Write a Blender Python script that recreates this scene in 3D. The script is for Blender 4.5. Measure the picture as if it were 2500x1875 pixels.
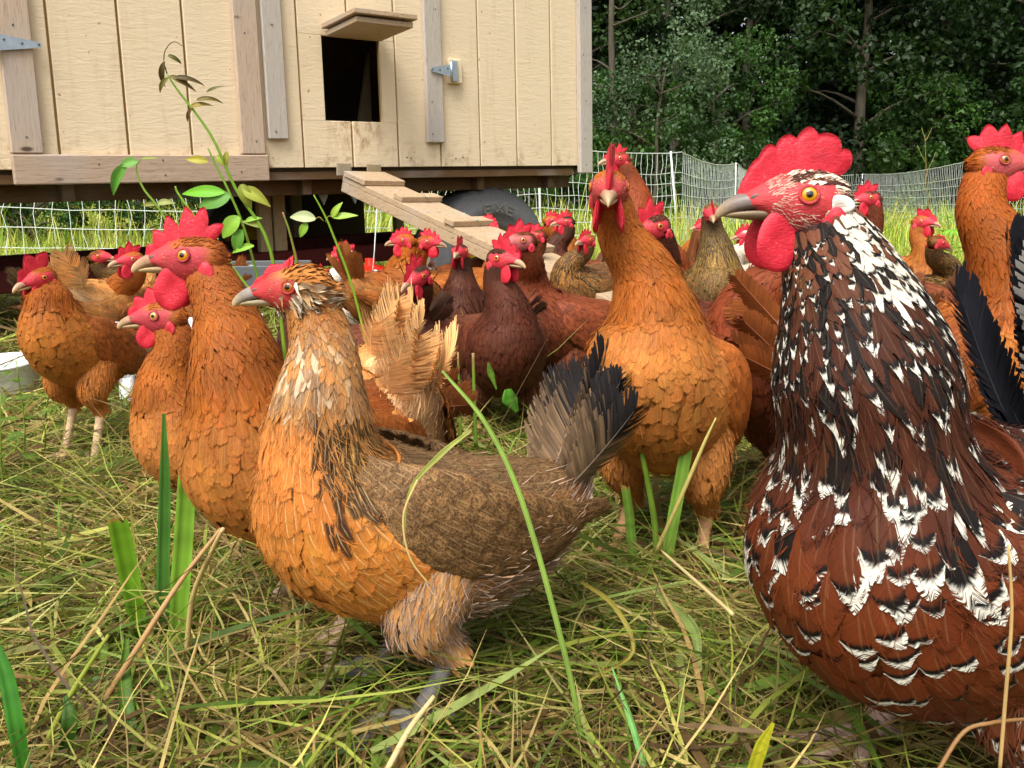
import bpy, math, random
import numpy as np
from mathutils import Vector, Matrix, Euler

for _o in list(bpy.data.objects):
    bpy.data.objects.remove(_o)
SC = bpy.context.scene
COL = SC.collection
R = math.radians

# ------------------------------------------------------------------ camera
CAM_Z, PITCH, FPX, PPX, PPY = 0.45, R(8.0), 2083.0, 1250.0, 773.0   # photograph pixels, 2500 x 1875
cam_d = bpy.data.cameras.new('camera')
cam_d.sensor_width = 36.0
cam_d.lens = 36.0 * FPX / 2500.0
cam_d.shift_y = -(937.5 - PPY) / 2500.0
cam_d.clip_start = 0.02
cam_d.clip_end = 500.0
cam = bpy.data.objects.new('camera', cam_d)
cam.location = (0, 0, CAM_Z)
cam.rotation_euler = (math.pi / 2 - PITCH, 0, 0)
COL.objects.link(cam)
SC.camera = cam

# ------------------------------------------------------------------ sky and sun (bright overcast summer day)
SUN_EL, SUN_AZ = R(56), R(-156)          # azimuth of the sun measured from +Y towards +X
w = bpy.data.worlds.new('World')
SC.world = w
w.use_nodes = True
nt = w.node_tree
nt.nodes.clear()
sky = nt.nodes.new('ShaderNodeTexSky')
sky.sky_type = 'NISHITA'
sky.sun_disc = False
sky.sun_elevation = SUN_EL
sky.sun_rotation = SUN_AZ
sky.dust_density = 6.0
sky.air_density = 1.0
sky.ozone_density = 1.0
hsv = nt.nodes.new('ShaderNodeHueSaturation')
hsv.inputs['Saturation'].default_value = 0.16
bg = nt.nodes.new('ShaderNodeBackground')
bg.inputs['Strength'].default_value = 0.125
wo = nt.nodes.new('ShaderNodeOutputWorld')
nt.links.new(sky.outputs[0], hsv.inputs['Color'])
nt.links.new(hsv.outputs[0], bg.inputs['Color'])
nt.links.new(bg.outputs[0], wo.inputs['Surface'])
sun_d = bpy.data.lights.new('sun', 'SUN')
sun_d.energy = 1.5
sun_d.angle = R(26)
sun_d.color = (1.0, 0.965, 0.90)
sun = bpy.data.objects.new('sun', sun_d)
COL.objects.link(sun)
_sd = Vector((math.sin(SUN_AZ) * math.cos(SUN_EL), math.cos(SUN_AZ) * math.cos(SUN_EL), math.sin(SUN_EL)))
sun.rotation_euler = _sd.to_track_quat('Z', 'Y').to_euler()
sun.location = (-2, -2, 6)
vs = SC.view_settings
vs.view_transform = 'Standard'
vs.look = 'None'
vs.exposure = 0.82
vs.gamma = 1.0
vs.use_curve_mapping = False
SC.render.engine = 'CYCLES'
cy = SC.cycles
cy.max_bounces = 6
cy.diffuse_bounces = 3
cy.glossy_bounces = 2
cy.transmission_bounces = 3
cy.transparent_max_bounces = 10
cy.use_denoising = True
cy.use_adaptive_sampling = True
cy.adaptive_threshold = 0.02

# ------------------------------------------------------------------ helpers
def px(x, y, Y):
    """the world point seen at photograph pixel (x, y), Y metres in front of the camera"""
    a, b = (x - PPX) / FPX, (PPY - y) / FPX
    d = np.array([a, math.cos(PITCH) + b * math.sin(PITCH), -math.sin(PITCH) + b * math.cos(PITCH)])
    return np.array([0, 0, CAM_Z]) + d * (Y / d[1])

def ground_z(x, y):
    t = np.clip((np.asarray(y, float) - 1.8) / 7.0, 0, 1)
    return -0.12 * t * t * (3 - 2 * t)

def C(r, g, b):
    v = np.array([r, g, b], float) / 255.0
    return np.where(v <= 0.04045, v / 12.92, ((v + 0.055) / 1.055) ** 2.4)

def mk(name, verts, faces, mats, col=None, fuv=None, midx=None, parent=None, smooth=True):
    """one mesh object; faces = list of int arrays (n,3) or (n,4)"""
    me = bpy.data.meshes.new(name)
    verts = np.asarray(verts, np.float32).reshape(-1, 3)
    if not isinstance(faces, (list, tuple)):
        faces = [faces]
    faces = [np.asarray(f, np.int32) for f in faces if len(f)]
    loops = np.concatenate([f.ravel() for f in faces])
    tot = np.concatenate([np.full(len(f), f.shape[1], np.int32) for f in faces])
    start = np.concatenate([[0], np.cumsum(tot)[:-1]]).astype(np.int32)
    me.vertices.add(len(verts))
    me.vertices.foreach_set('co', verts.ravel())
    me.loops.add(len(loops))
    me.loops.foreach_set('vertex_index', loops.astype(np.int32))
    me.polygons.add(len(tot))
    me.polygons.foreach_set('loop_start', start)
    me.polygons.foreach_set('use_smooth', np.full(len(tot), bool(smooth)))
    if midx is not None:
        me.polygons.foreach_set('material_index', np.asarray(midx, np.int32))
    if col is not None:
        col = np.asarray(col, np.float32)
        if col.ndim == 1:
            col = np.tile(col, (len(verts), 1))
        if col.shape[1] == 3:
            col = np.concatenate([col, np.ones((len(col), 1), np.float32)], 1)
        at = me.color_attributes.new('Col', 'FLOAT_COLOR', 'POINT')
        at.data.foreach_set('color', col.ravel())
    if fuv is not None:
        at = me.attributes.new('fuv', 'FLOAT_VECTOR', 'POINT')
        at.data.foreach_set('vector', np.asarray(fuv, np.float32).ravel())
    me.update(calc_edges=True)
    me.validate()
    for m in (mats if isinstance(mats, (list, tuple)) else [mats]):
        me.materials.append(m)
    o = bpy.data.objects.new(name, me)
    COL.objects.link(o)
    if parent is not None:
        o.parent = parent
    return o

def empty(name, loc, rot=(0, 0, 0), scale=1.0):
    o = bpy.data.objects.new(name, None)
    o.location = loc
    o.rotation_euler = rot
    o.scale = (scale,) * 3
    o.empty_display_size = 0.05
    COL.objects.link(o)
    return o

def tag(o, label=None, cat=None, group=None, kind=None):
    if label: o['label'] = label
    if cat: o['category'] = cat
    if group: o['group'] = group
    if kind: o['kind'] = kind
    return o

class MB:
    """collects simple solids into one mesh"""
    def __init__(s):
        s.v, s.q, s.t, s.c, s.n = [], [], [], [], 0
    def add(s, v, q=None, t=None, c=None):
        v = np.asarray(v, float).reshape(-1, 3)
        s.v.append(v)
        if q is not None and len(q): s.q.append(np.asarray(q) + s.n)
        if t is not None and len(t): s.t.append(np.asarray(t) + s.n)
        if c is None: c = np.ones(3) * .5
        c = np.asarray(c, float)
        s.c.append(np.tile(c, (len(v), 1)) if c.ndim == 1 else c)
        s.n += len(v)
        return s
    def box(s, lo, hi, bev=0.0, c=None, jit=0.0, rng=None):
        lo, hi = np.array(lo, float), np.array(hi, float)
        b = min(bev, *((hi - lo) * .45)) if bev else 0
        if not b:
            v = [[(lo, hi)[i][0], (lo, hi)[j][1], (lo, hi)[k][2]] for i in (0, 1) for j in (0, 1) for k in (0, 1)]
            q = [(0, 1, 3, 2), (4, 6, 7, 5), (0, 4, 5, 1), (2, 3, 7, 6), (0, 2, 6, 4), (1, 5, 7, 3)]
            return s.add(v, q=q, c=c)
        v, idx = [], {}
        for i in (0, 1):
            for j in (0, 1):
                for k in (0, 1):
                    cor = np.array([(lo, hi)[i][0], (lo, hi)[j][1], (lo, hi)[k][2]])
                    sg = np.array([1 - 2 * i, 1 - 2 * j, 1 - 2 * k]) * b
                    for ax in range(3):
                        p = cor + sg
                        p[ax] = cor[ax]
                        idx[(i, j, k, ax)] = len(v)
                        v.append(p)
        q, t = [], []
        for ax in range(3):
            o1, o2 = [(1, 2), (2, 0), (0, 1)][ax]
            for sd in (0, 1):
                f = []
                for (a_, b_) in ((0, 0), (1, 0), (1, 1), (0, 1)):
                    cc = [0, 0, 0]; cc[ax] = sd; cc[o1] = a_; cc[o2] = b_
                    f.append(idx[tuple(cc) + (ax,)])
                q.append(f if sd else f[::-1])
        for ax in range(3):                       # edges along ax
            o1, o2 = [(1, 2), (2, 0), (0, 1)][ax]
            for a_ in (0, 1):
                for b_ in (0, 1):
                    c0 = [0, 0, 0]; c0[o1] = a_; c0[o2] = b_
                    c1 = list(c0); c1[ax] = 1
                    f = [idx[tuple(c0) + (o1,)], idx[tuple(c1) + (o1,)], idx[tuple(c1) + (o2,)], idx[tuple(c0) + (o2,)]]
                    q.append(f if (a_ + b_) % 2 else f[::-1])
        for i in (0, 1):
            for j in (0, 1):
                for k in (0, 1):
                    t.append([idx[(i, j, k, a)] for a in range(3)])
        return s.add(v, q=q, t=t, c=c)
    def tube(s, pts, rad, m=8, c=None, cap=True):
        P = np.asarray(pts, float)
        n = len(P)
        rad = np.broadcast_to(np.asarray(rad, float), (n,))
        T = np.gradient(P, axis=0)
        T /= np.linalg.norm(T, axis=1)[:, None] + 1e-9
        ref = np.array([0, 0, 1.0]) if abs(T[:, 2]).mean() < .8 else np.array([1.0, 0, 0])
        A = np.cross(T, ref); A /= np.linalg.norm(A, axis=1)[:, None] + 1e-9
        B = np.cross(T, A)
        th = np.linspace(0, 2 * np.pi, m, endpoint=False)
        v = P[:, None] + rad[:, None, None] * (A[:, None] * np.cos(th)[None, :, None] + B[:, None] * np.sin(th)[None, :, None])
        v = v.reshape(-1, 3)
        q = gridq(n, m, True)
        t = []
        if cap:
            v = np.concatenate([v, P[:1], P[-1:]])
            for k in range(m):
                t.append((n * m, (k + 1) % m, k))
                t.append((n * m + 1, (n - 1) * m + k, (n - 1) * m + (k + 1) % m))
        if c is not None:
            c = np.asarray(c, float)
            if c.ndim == 2:
                c = np.concatenate([np.repeat(c, m, axis=0), c[:1], c[-1:]]) if cap else np.repeat(c, m, axis=0)
        return s.add(v, q=q, t=t, c=c)
    def build(s, name, mat, parent=None, smooth=False, sharp=None):
        f = []
        if s.q: f.append(np.concatenate(s.q))
        if s.t: f.append(np.concatenate(s.t))
        o = mk(name, np.concatenate(s.v), f, mat, col=np.concatenate(s.c), parent=parent, smooth=smooth)
        return o

def gridq(n, m, wrap=False):
    i = np.arange(n - 1)[:, None]
    j = np.arange(m if wrap else m - 1)[None, :]
    j2 = (j + 1) % m
    return np.stack([(i * m + j), (i * m + j2), ((i + 1) * m + j2), ((i + 1) * m + j)], -1).reshape(-1, 4)

def catmull(K, n):
    K = np.asarray(K, float)
    E = np.concatenate([[2 * K[0] - K[1]], K, [2 * K[-1] - K[-2]]])
    u = np.linspace(0, len(K) - 1, n)
    i = np.minimum(u.astype(int), len(K) - 2)
    f = (u - i)[:, None]
    p0, p1, p2, p3 = E[i], E[i + 1], E[i + 2], E[i + 3]
    return .5 * (2 * p1 + (p2 - p0) * f + (2 * p0 - 5 * p1 + 4 * p2 - p3) * f ** 2 + (3 * p1 - p0 - 3 * p2 + p3) * f ** 3)

def sm(a, b, x):
    t = np.clip((np.asarray(x, float) - a) / (b - a), 0, 1)
    return t * t * (3 - 2 * t)

def ribbons(base, az, el, length, width, droop, seg, col, rng, twist=None, tipcol=None, kink=0.0):
    """grass blades: base (N,3); az heading, el start elevation; droop = total change of elevation along the blade"""
    N = len(base)
    t = np.linspace(0, 1, seg + 1)
    e = el[:, None] - droop[:, None] * t[None] ** 1.3
    az_t = az[:, None] + kink * np.cumsum(rng.normal(0, 1, (N, seg + 1)), 1) / seg
    step = length[:, None] / seg
    dx = np.cos(e) * np.cos(az_t) * step; dy = np.cos(e) * np.sin(az_t) * step; dz = np.sin(e) * step
    P = np.stack([dx, dy, dz], -1)
    P = np.concatenate([np.zeros((N, 1, 3)), np.cumsum(P[:, :-1], 1)], 1) + base[:, None]
    tw = (rng.uniform(-.6, .6, N) if twist is None else twist)[:, None] + np.linspace(0, 1, seg + 1)[None] * rng.normal(0, .5, N)[:, None]
    side = np.stack([-np.sin(az_t) * np.cos(tw), np.cos(az_t) * np.cos(tw), np.sin(tw)], -1)
    wd = width[:, None] * np.clip(np.minimum(t[None] * 4 + .5, 1.0) * (1.02 - t[None] ** 3), .04, 1)
    v = np.stack([P - side * wd[..., None] / 2, P + side * wd[..., None] / 2], 2)   # N, seg+1, 2, 3
    vid = np.arange(N * (seg + 1) * 2).reshape(N, seg + 1, 2)
    q = np.stack([vid[:, :-1, 0], vid[:, :-1, 1], vid[:, 1:, 1], vid[:, 1:, 0]], -1).reshape(-1, 4)
    c = np.repeat(col[:, None, :], seg + 1, 1)
    if tipcol is not None:
        c = c + (tipcol[:, None, :] - c) * (t[None, :, None] ** 2)
    c = np.repeat(c[:, :, None, :], 2, 2).reshape(-1, 3)
    return v.reshape(-1, 3), q, c

# ------------------------------------------------------------------ materials
class NT:
    def __init__(s, name):
        s.m = bpy.data.materials.new(name)
        s.m.use_nodes = True
        s.t = s.m.node_tree
        s.t.nodes.clear()
        s.out = s.n('ShaderNodeOutputMaterial')
        s.b = s.n('ShaderNodeBsdfPrincipled')
        s.l(s.b.outputs[0], s.out.inputs['Surface'])
    def n(s, ty, **kw):
        nd = s.t.nodes.new(ty)
        for k, v in kw.items():
            if k.startswith('i_'):
                nd.inputs[k[2:].replace('_', ' ')].default_value = v
            else:
                setattr(nd, k, v)
        return nd
    def l(s, a, b):
        s.t.links.new(a, b)
    def math(s, op, a, b=None, c=None, clamp=False):
        nd = s.n('ShaderNodeMath', operation=op, use_clamp=clamp)
        for k, v in enumerate((a, b, c)):
            if v is None: continue
            if isinstance(v, (int, float)): nd.inputs[k].default_value = v
            else: s.l(v, nd.inputs[k])
        return nd.outputs[0]
    def smooth(s, a, b, x):
        nd = s.n('ShaderNodeMapRange', interpolation_type='SMOOTHSTEP')
        for k, v in ((0, x), (1, a), (2, b)):
            if isinstance(v, (int, float)): nd.inputs[k].default_value = v
            else: s.l(v, nd.inputs[k])
        return nd.outputs[0]
    def mix(s, f, a, b, mode='MIX'):
        nd = s.n('ShaderNodeMix', data_type='RGBA', blend_type=mode)
        for k, v in ((0, f), (6, a), (7, b)):
            if hasattr(v, 'is_linked') or hasattr(v, 'links'): s.l(v, nd.inputs[k])
            elif k == 0: nd.inputs[k].default_value = v
            else: nd.inputs[k].default_value = (*[float(x) for x in v][:3], 1)
        return nd.outputs[2]
    def noise(s, scale, detail=2, rough=.5, vec=None, dist=0.0):
        nd = s.n('ShaderNodeTexNoise')
        nd.inputs['Scale'].default_value = scale
        nd.inputs['Detail'].default_value = detail
        nd.inputs['Roughness'].default_value = rough
        nd.inputs['Distortion'].default_value = dist
        if vec is not None: s.l(vec, nd.inputs['Vector'])
        return nd.outputs[0]
    def obj(s, scale=None):
        o = s.n('ShaderNodeTexCoord').outputs['Object']
        if scale is None: return o
        mp = s.n('ShaderNodeMapping')
        mp.inputs['Scale'].default_value = scale
        s.l(o, mp.inputs['Vector'])
        return mp.outputs[0]
    def col(s):
        return s.n('ShaderNodeVertexColor', layer_name='Col')
    def bump(s, h, dist=.001, strength=1.0):
        nd = s.n('ShaderNodeBump')
        nd.inputs['Distance'].default_value = dist
        nd.inputs['Strength'].default_value = strength
        s.l(h, nd.inputs['Height'])
        s.l(nd.outputs[0], s.b.inputs['Normal'])
    def base(s, c):
        if hasattr(c, 'links'): s.l(c, s.b.inputs['Base Color'])
        else: s.b.inputs['Base Color'].default_value = (*[float(x) for x in c], 1)
    def rough(s, r, spec=.3):
        s.b.inputs['Roughness'].default_value = r
        s.b.inputs['Specular IOR Level'].default_value = spec
        return s

def scale_col(nt_, c, f):
    """colour times a grey factor"""
    cb = nt_.n('ShaderNodeCombineColor')
    for k in range(3): nt_.l(f, cb.inputs[k])
    return nt_.mix(1.0, c, cb.outputs[0], 'MULTIPLY')

def feather_mat(name, rachis=.25, spangle=False, vermic=0.0, laced=0.0, barbs=.5, rough=.62, fray=.72, tip=0.0):
    m = NT(name)
    at = m.n('ShaderNodeAttribute', attribute_name='fuv')
    sp = m.n('ShaderNodeSeparateXYZ')
    m.l(at.outputs['Vector'], sp.inputs[0])
    u, t, rnd = sp.outputs[0], sp.outputs[1], sp.outputs[2]
    au = m.math('ABSOLUTE', u)
    vc = m.col()
    # barbs: lines that run from the shaft outwards and towards the tip
    c = m.math('SUBTRACT', m.math('MULTIPLY', t, 26.0), m.math('MULTIPLY', au, 9.0))
    cv = m.n('ShaderNodeCombineXYZ')
    m.l(c, cv.inputs[0]); m.l(m.math('MULTIPLY', u, 1.2), cv.inputs[1]); m.l(m.math('MULTIPLY', rnd, 57.0), cv.inputs[2])
    nb = m.noise(1.0, 2, .6, cv.outputs[0])
    f = m.math('MULTIPLY_ADD', m.math('SUBTRACT', nb, .5), 2 * barbs, 1.0)
    col = vc.outputs['Color']
    if laced:
        k = m.smooth(.75, .25, au)
        col = m.mix(m.math('MULTIPLY', k, laced), col, C(24, 18, 14))
    if vermic:
        nv = m.noise(1.0, 3, .7, None)
        nv_node = nv.node
        oc = m.n('ShaderNodeCombineXYZ')
        m.l(m.math('MULTIPLY', t, 13.0), oc.inputs[0]); m.l(m.math('MULTIPLY', u, 5.0), oc.inputs[1]); m.l(m.math('MULTIPLY', rnd, 91.0), oc.inputs[2])
        m.l(oc.outputs[0], nv_node.inputs['Vector'])
        k = m.smooth(.47, .56, nv)
        col = m.mix(m.math('MULTIPLY', k, vermic), col, C(26, 20, 16))
    if spangle:
        jag = m.math('MULTIPLY', m.math('SUBTRACT', nb, .5), .12)
        tt = m.math('ADD', t, jag)
        tt = m.math('ADD', tt, m.math('MULTIPLY', m.math('POWER', au, 2.0), -.06))
        # the vertex alpha holds how much of a white tip this feather has
        thr = m.math('SUBTRACT', 1.12, m.math('MULTIPLY', vc.outputs['Alpha'], .315))
        blk = m.smooth(m.math('SUBTRACT', thr, .18), m.math('SUBTRACT', thr, .08), tt)
        wht = m.smooth(m.math('SUBTRACT', thr, .04), m.math('ADD', thr, .04), tt)
        col = m.mix(blk, col, C(16, 12, 11))
        col = m.mix(wht, col, C(226, 220, 204))
    big = m.noise(22.0, 2, .5, m.obj())
    f = m.math('MULTIPLY', f, m.math('MULTIPLY_ADD', big, 1.1, .45))
    col = scale_col(m, col, f)
    if tip:
        k = m.math('MULTIPLY', m.math('MAXIMUM', m.smooth(.60, 1.0, t), m.math('MULTIPLY', m.smooth(.55, 1.0, au), .7)), tip)
        lt = scale_col(m, col, m.math('ADD', 1.55, 0.0))
        col = m.mix(k, col, lt)
    if rachis:
        k = m.smooth(.08, .02, au)
        k = m.math('MULTIPLY', k, rachis)
        k = m.math('MULTIPLY', k, m.smooth(1.0, .6, t))
        col = m.mix(k, col, C(240, 205, 150))
    m.base(col)
    m.rough(rough, .18)
    m.bump(nb, .0006, .5)
    if fray:
        # the barbs part towards the edge and the tip
        cf = m.n('ShaderNodeCombineXYZ')
        m.l(m.math('MULTIPLY', c, 1.9), cf.inputs[0]); m.l(m.math('MULTIPLY', u, .7), cf.inputs[1]); m.l(m.math('MULTIPLY', rnd, 33.0), cf.inputs[2])
        nf = m.noise(1.0, 2, .6, cf.outputs[0])
        e = m.math('MAXIMUM', m.smooth(.40, 1.0, au), m.smooth(.66, 1.02, t))
        k = m.math('SUBTRACT', m.math('MULTIPLY', e, fray), nf)
        al = m.smooth(.10, -.04, k)
        m.l(al, m.b.inputs['Alpha'])
    return m.m

M = {}
M['feather'] = feather_mat('feather', .10, barbs=.55, fray=.80, tip=.36)
M['feather_shaft'] = feather_mat('feather_shaft', .34, fray=.80, tip=.36)
M['feather_dark'] = feather_mat('feather_dark', .05, barbs=.8, rough=.6)
M['feather_spangled'] = feather_mat('feather_spangled', .05, spangle=True, barbs=.35, fray=.56)
M['feather_grizzled'] = feather_mat('feather_grizzled', .16, vermic=.6, barbs=.8, fray=.62)
M['feather_laced'] = feather_mat('feather_laced', .35, laced=.9, barbs=.6)
M['feather_tail'] = feather_mat('feather_tail', .35, vermic=.35, barbs=.7, rough=.45)
M['down'] = feather_mat('down', 0, barbs=.25, rough=.8, fray=0)
M['feather_soft'] = feather_mat('feather_soft', .35, barbs=.5, fray=.86)

def skin_mat(name, rough, bumpd, nsc=420, var=.35, flake=0.0):
    m = NT(name)
    vc = m.col()
    o = m.obj()
    n1 = m.noise(nsc, 4, .7, o, .6)
    n2 = m.noise(60, 3, .6, o)
    cr = m.noise(150, 3, .6, m.obj((1, 1, 2.6)), 1.5)      # creases
    f = m.math('ADD', m.math('MULTIPLY_ADD', n1, var, 1 - var * .5), m.math('MULTIPLY_ADD', n2, .9, -.45))
    col = scale_col(m, vc.outputs['Color'], f)
    if flake:
        sc_ = m.n('ShaderNodeSeparateColor'); m.l(vc.outputs['Color'], sc_.inputs[0])
        isred = m.smooth(.06, .20, m.math('SUBTRACT', sc_.outputs[0], m.math('MULTIPLY', sc_.outputs[1], 3.4)))
        k = m.math('MULTIPLY', m.math('MULTIPLY', m.smooth(.56, .72, n1), m.smooth(.46, .60, n2)), isred)
        col = m.mix(m.math('MULTIPLY', k, flake), col, C(240, 176, 170))
        col = m.mix(m.math('MULTIPLY', m.smooth(.66, .74, m.noise(230, 2, .5, o)), m.math('MULTIPLY', isred, flake * .55)), col, C(90, 30, 30))
    m.base(col)
    m.rough(rough, .35)
    m.l(m.math('MULTIPLY_ADD', n2, .5, rough - .25), m.b.inputs['Roughness'])
    m.bump(m.math('ADD', m.math('MULTIPLY', n1, .6), cr), bumpd, 1.0)
    if name == 'comb':
        m.b.inputs['Subsurface Weight'].default_value = .22
        m.b.inputs['Subsurface Radius'].default_value = (1, .22, .18)
        m.b.inputs['Subsurface Scale'].default_value = .004
    return m.m
M['skin'] = skin_mat('skin', .58, .0006, 520, .35, .5)
M['comb'] = skin_mat('comb', .46, .0006, 640, .35, .55)
M['beak'] = skin_mat('beak', .38, .0002, 200, .25)
m = NT('eye'); m.base(m.col().outputs['Color']); m.rough(.06, .6); m.b.inputs['Coat Weight'].default_value = 1.0; m.b.inputs['Coat Roughness'].default_value = .02
M['eye'] = m.m

def plant_mat(name, rough=.55, var=.4, nsc=60):
    m = NT(name)
    vc = m.col()
    n1 = m.noise(nsc, 3, .6, m.obj())
    m.base(scale_col(m, vc.outputs['Color'], m.math('MULTIPLY_ADD', n1, var * 2, 1 - var)))
    m.rough(rough, .3)
    tr = m.n('ShaderNodeBsdfTranslucent')
    m.l(vc.outputs['Color'], tr.inputs['Color'])
    mx = m.n('ShaderNodeMixShader')
    mx.inputs[0].default_value = .22
    m.l(m.b.outputs[0], mx.inputs[1]); m.l(tr.outputs[0], mx.inputs[2])
    m.l(mx.outputs[0], m.out.inputs['Surface'])
    return m.m
M['grass'] = plant_mat('grass')
M['leaf'] = plant_mat('leaf', .5, .25, 30)
M['treeleaf'] = plant_mat('treeleaf', .5, .3, 1.5)

def bark_mat():
    m = NT('bark')
    n = m.noise(14, 4, .6, m.obj((1, 1, .25)))
    m.base(m.mix(n, C(50, 44, 36), C(112, 104, 90)))
    m.rough(.9, .1)
    m.bump(n, .02, .8)
    return m.m
M['bark'] = bark_mat()
# ------------------------------------------------------------------ more materials
def wood_mat(name, a, b, c, grain=(3, 40, 40), knots=True, bump=.002):
    m = NT(name)
    o = m.obj(grain)
    n = m.noise(2.2, 5, .65, o, .6)
    n2 = m.noise(9, 3, .6, o)
    big = m.noise(3.0, 2, .5, m.obj())
    col = m.mix(n, a, b)
    col = m.mix(m.math('MULTIPLY', m.smooth(.52, .75, n2), .7), col, c)
    col = m.mix(m.math('MULTIPLY', m.smooth(.5, .72, big), .45), col, C(176, 168, 162))
    if knots:
        v = m.n('ShaderNodeTexVoronoi')
        v.inputs['Scale'].default_value = 6.0
        m.l(m.obj((.7, 1.6, 1.6)), v.inputs['Vector'])
        col = m.mix(m.math('MULTIPLY', m.smooth(.10, .04, v.outputs['Distance']), .85), col, C(60, 38, 28))
    m.base(col); m.rough(.82, .15)
    m.bump(n, bump, .8)
    return m.m
M['trim'] = wood_mat('weathered_trim', C(196, 172, 148), C(172, 148, 126), C(124, 102, 86))
M['trim_v'] = wood_mat('weathered_trim_upright', C(206, 184, 160), C(182, 158, 136), C(132, 110, 92), (40, 40, 3))
M['trim_grey'] = wood_mat('grey_trim_upright', C(200, 190, 178), C(178, 167, 154), C(128, 116, 104), (40, 40, 3))
M['ply'] = wood_mat('ramp_wood', C(196, 170, 138), C(164, 138, 108), C(110, 86, 64), (6, 20, 20), False)
M['frame_wood'] = wood_mat('frame_wood', C(120, 92, 62), C(92, 70, 48), C(60, 46, 34), (3, 30, 30), False)
M['pale_wood'] = wood_mat('pale_post_wood', C(176, 158, 124), C(150, 132, 100), C(96, 84, 66), (30, 30, 3), False)

def siding_mat():
    m = NT('siding_paint')
    o = m.obj()
    rip = m.noise(30, 4, .62, m.obj((.6, 1, 2.4)), .8)
    fine = m.noise(160, 2, .6, o)
    col = m.mix(m.noise(4, 3, .6, o), C(228, 206, 170), C(236, 216, 182))
    # dirt specks, and the smear below the hatch
    sp = m.noise(46, 2, .5, o)
    col = m.mix(m.math('MULTIPLY', m.smooth(.70, .76, sp), .75), col, C(150, 105, 60))
    ds = m.n('ShaderNodeVectorMath', operation='DISTANCE')
    mp = m.n('ShaderNodeMapping'); mp.inputs['Scale'].default_value = (1, 0, 1.0)
    m.l(o, mp.inputs[0]); m.l(mp.outputs[0], ds.inputs[0]); ds.inputs[1].default_value = (.23, 0, .16)
    d = m.smooth(.17, .02, ds.outputs['Value'])
    dn = m.smooth(.44, .66, m.noise(26, 4, .7, m.obj((1, 1, .5))))
    col = m.mix(m.math('MULTIPLY', m.math('MULTIPLY', d, dn), .8), col, C(140, 92, 44))
    # mud splashed up from below
    sz = m.n('ShaderNodeSeparateXYZ'); m.l(o, sz.inputs[0])
    ml = m.math('MULTIPLY', m.smooth(.16, .0, sz.outputs[2]), m.smooth(.48, .68, m.noise(18, 5, .75, o)))
    col = m.mix(m.math('MULTIPLY', ml, .55), col, C(150, 118, 76))
    st = m.math('MULTIPLY', m.smooth(.52, .75, m.noise(5, 4, .7, m.obj((3, 1, .35)))), .28)
    col = m.mix(st, col, C(186, 156, 108))
    m.base(col); m.rough(.6, .25)
    h = m.math('ADD', rip, m.math('MULTIPLY', fine, .25))
    m.bump(h, .0022, .8)
    return m.m
M['siding'] = siding_mat()
m = NT('groove_paint'); m.base(C(176, 146, 92)); m.rough(.7, .2); M['groove'] = m.m
m = NT('galvanised_metal'); n = m.noise(60, 2, .5, m.obj()); m.base(m.mix(n, C(170, 185, 195), C(214, 224, 230))); m.rough(.34, .5); m.b.inputs['Metallic'].default_value = .85; M['zinc'] = m.m
m = NT('red_chassis_paint'); n = m.noise(20, 3, .6, m.obj()); m.base(m.mix(n, C(60, 14, 12), C(96, 26, 20))); m.rough(.6, .3); M['chassis'] = m.m
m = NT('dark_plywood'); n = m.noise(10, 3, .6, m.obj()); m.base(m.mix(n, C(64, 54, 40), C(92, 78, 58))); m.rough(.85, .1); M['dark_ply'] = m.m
m = NT('tyre_rubber'); n = m.noise(90, 3, .6, m.obj()); m.base(m.mix(n, C(82, 84, 88), C(122, 121, 119))); m.rough(.72, .35); m.bump(n, .001, .5); M['rubber'] = m.m
m = NT('rubber_letter'); m.base(C(122, 118, 110)); m.rough(.7, .3); M['rubber_letter'] = m.m
m = NT('yellow_rim_paint'); n = m.noise(18, 3, .6, m.obj()); m.base(m.mix(n, C(215, 185, 20), C(190, 150, 10))); m.rough(.4, .4); M['yellow'] = m.m
m = NT('white_plastic'); m.base(C(232, 234, 236)); m.rough(.4, .4); M['white'] = m.m
m = NT('netting_twine'); m.base(C(228, 232, 230)); m.rough(.5, .3); M['twine'] = m.m
m = NT('grey_plastic'); m.base(C(92, 96, 98)); m.rough(.5, .3); M['grey'] = m.m
m = NT('red_plastic'); m.base(C(205, 42, 22)); m.rough(.35, .4); M['red'] = m.m
m = NT('grit'); v = m.n('ShaderNodeTexVoronoi'); v.inputs['Scale'].default_value = 140; m.l(m.obj(), v.inputs['Vector']); m.base(m.mix(.6, v.outputs['Color'], C(168, 150, 124), 'MIX')); m.rough(.9, .1); m.bump(v.outputs['Distance'], .006, 1); M['grit'] = m.m
def soil_mat():
    m = NT('soil_and_thatch')
    o = m.obj()
    n = m.noise(60, 5, .7, o, .8)
    n2 = m.noise(5, 3, .6, o)
    col = m.mix(n, C(46, 40, 22), C(104, 98, 50))
    far = m.n('ShaderNodeSeparateXYZ'); m.l(o, far.inputs[0])
    g = m.mix(n2, C(96, 116, 34), C(150, 160, 62))
    col = m.mix(m.smooth(2.5, 6.0, far.outputs[1]), col, g)
    m.base(col); m.rough(.95, .05); m.bump(n, .01, .8)
    return m.m
M['soil'] = soil_mat()

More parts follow.
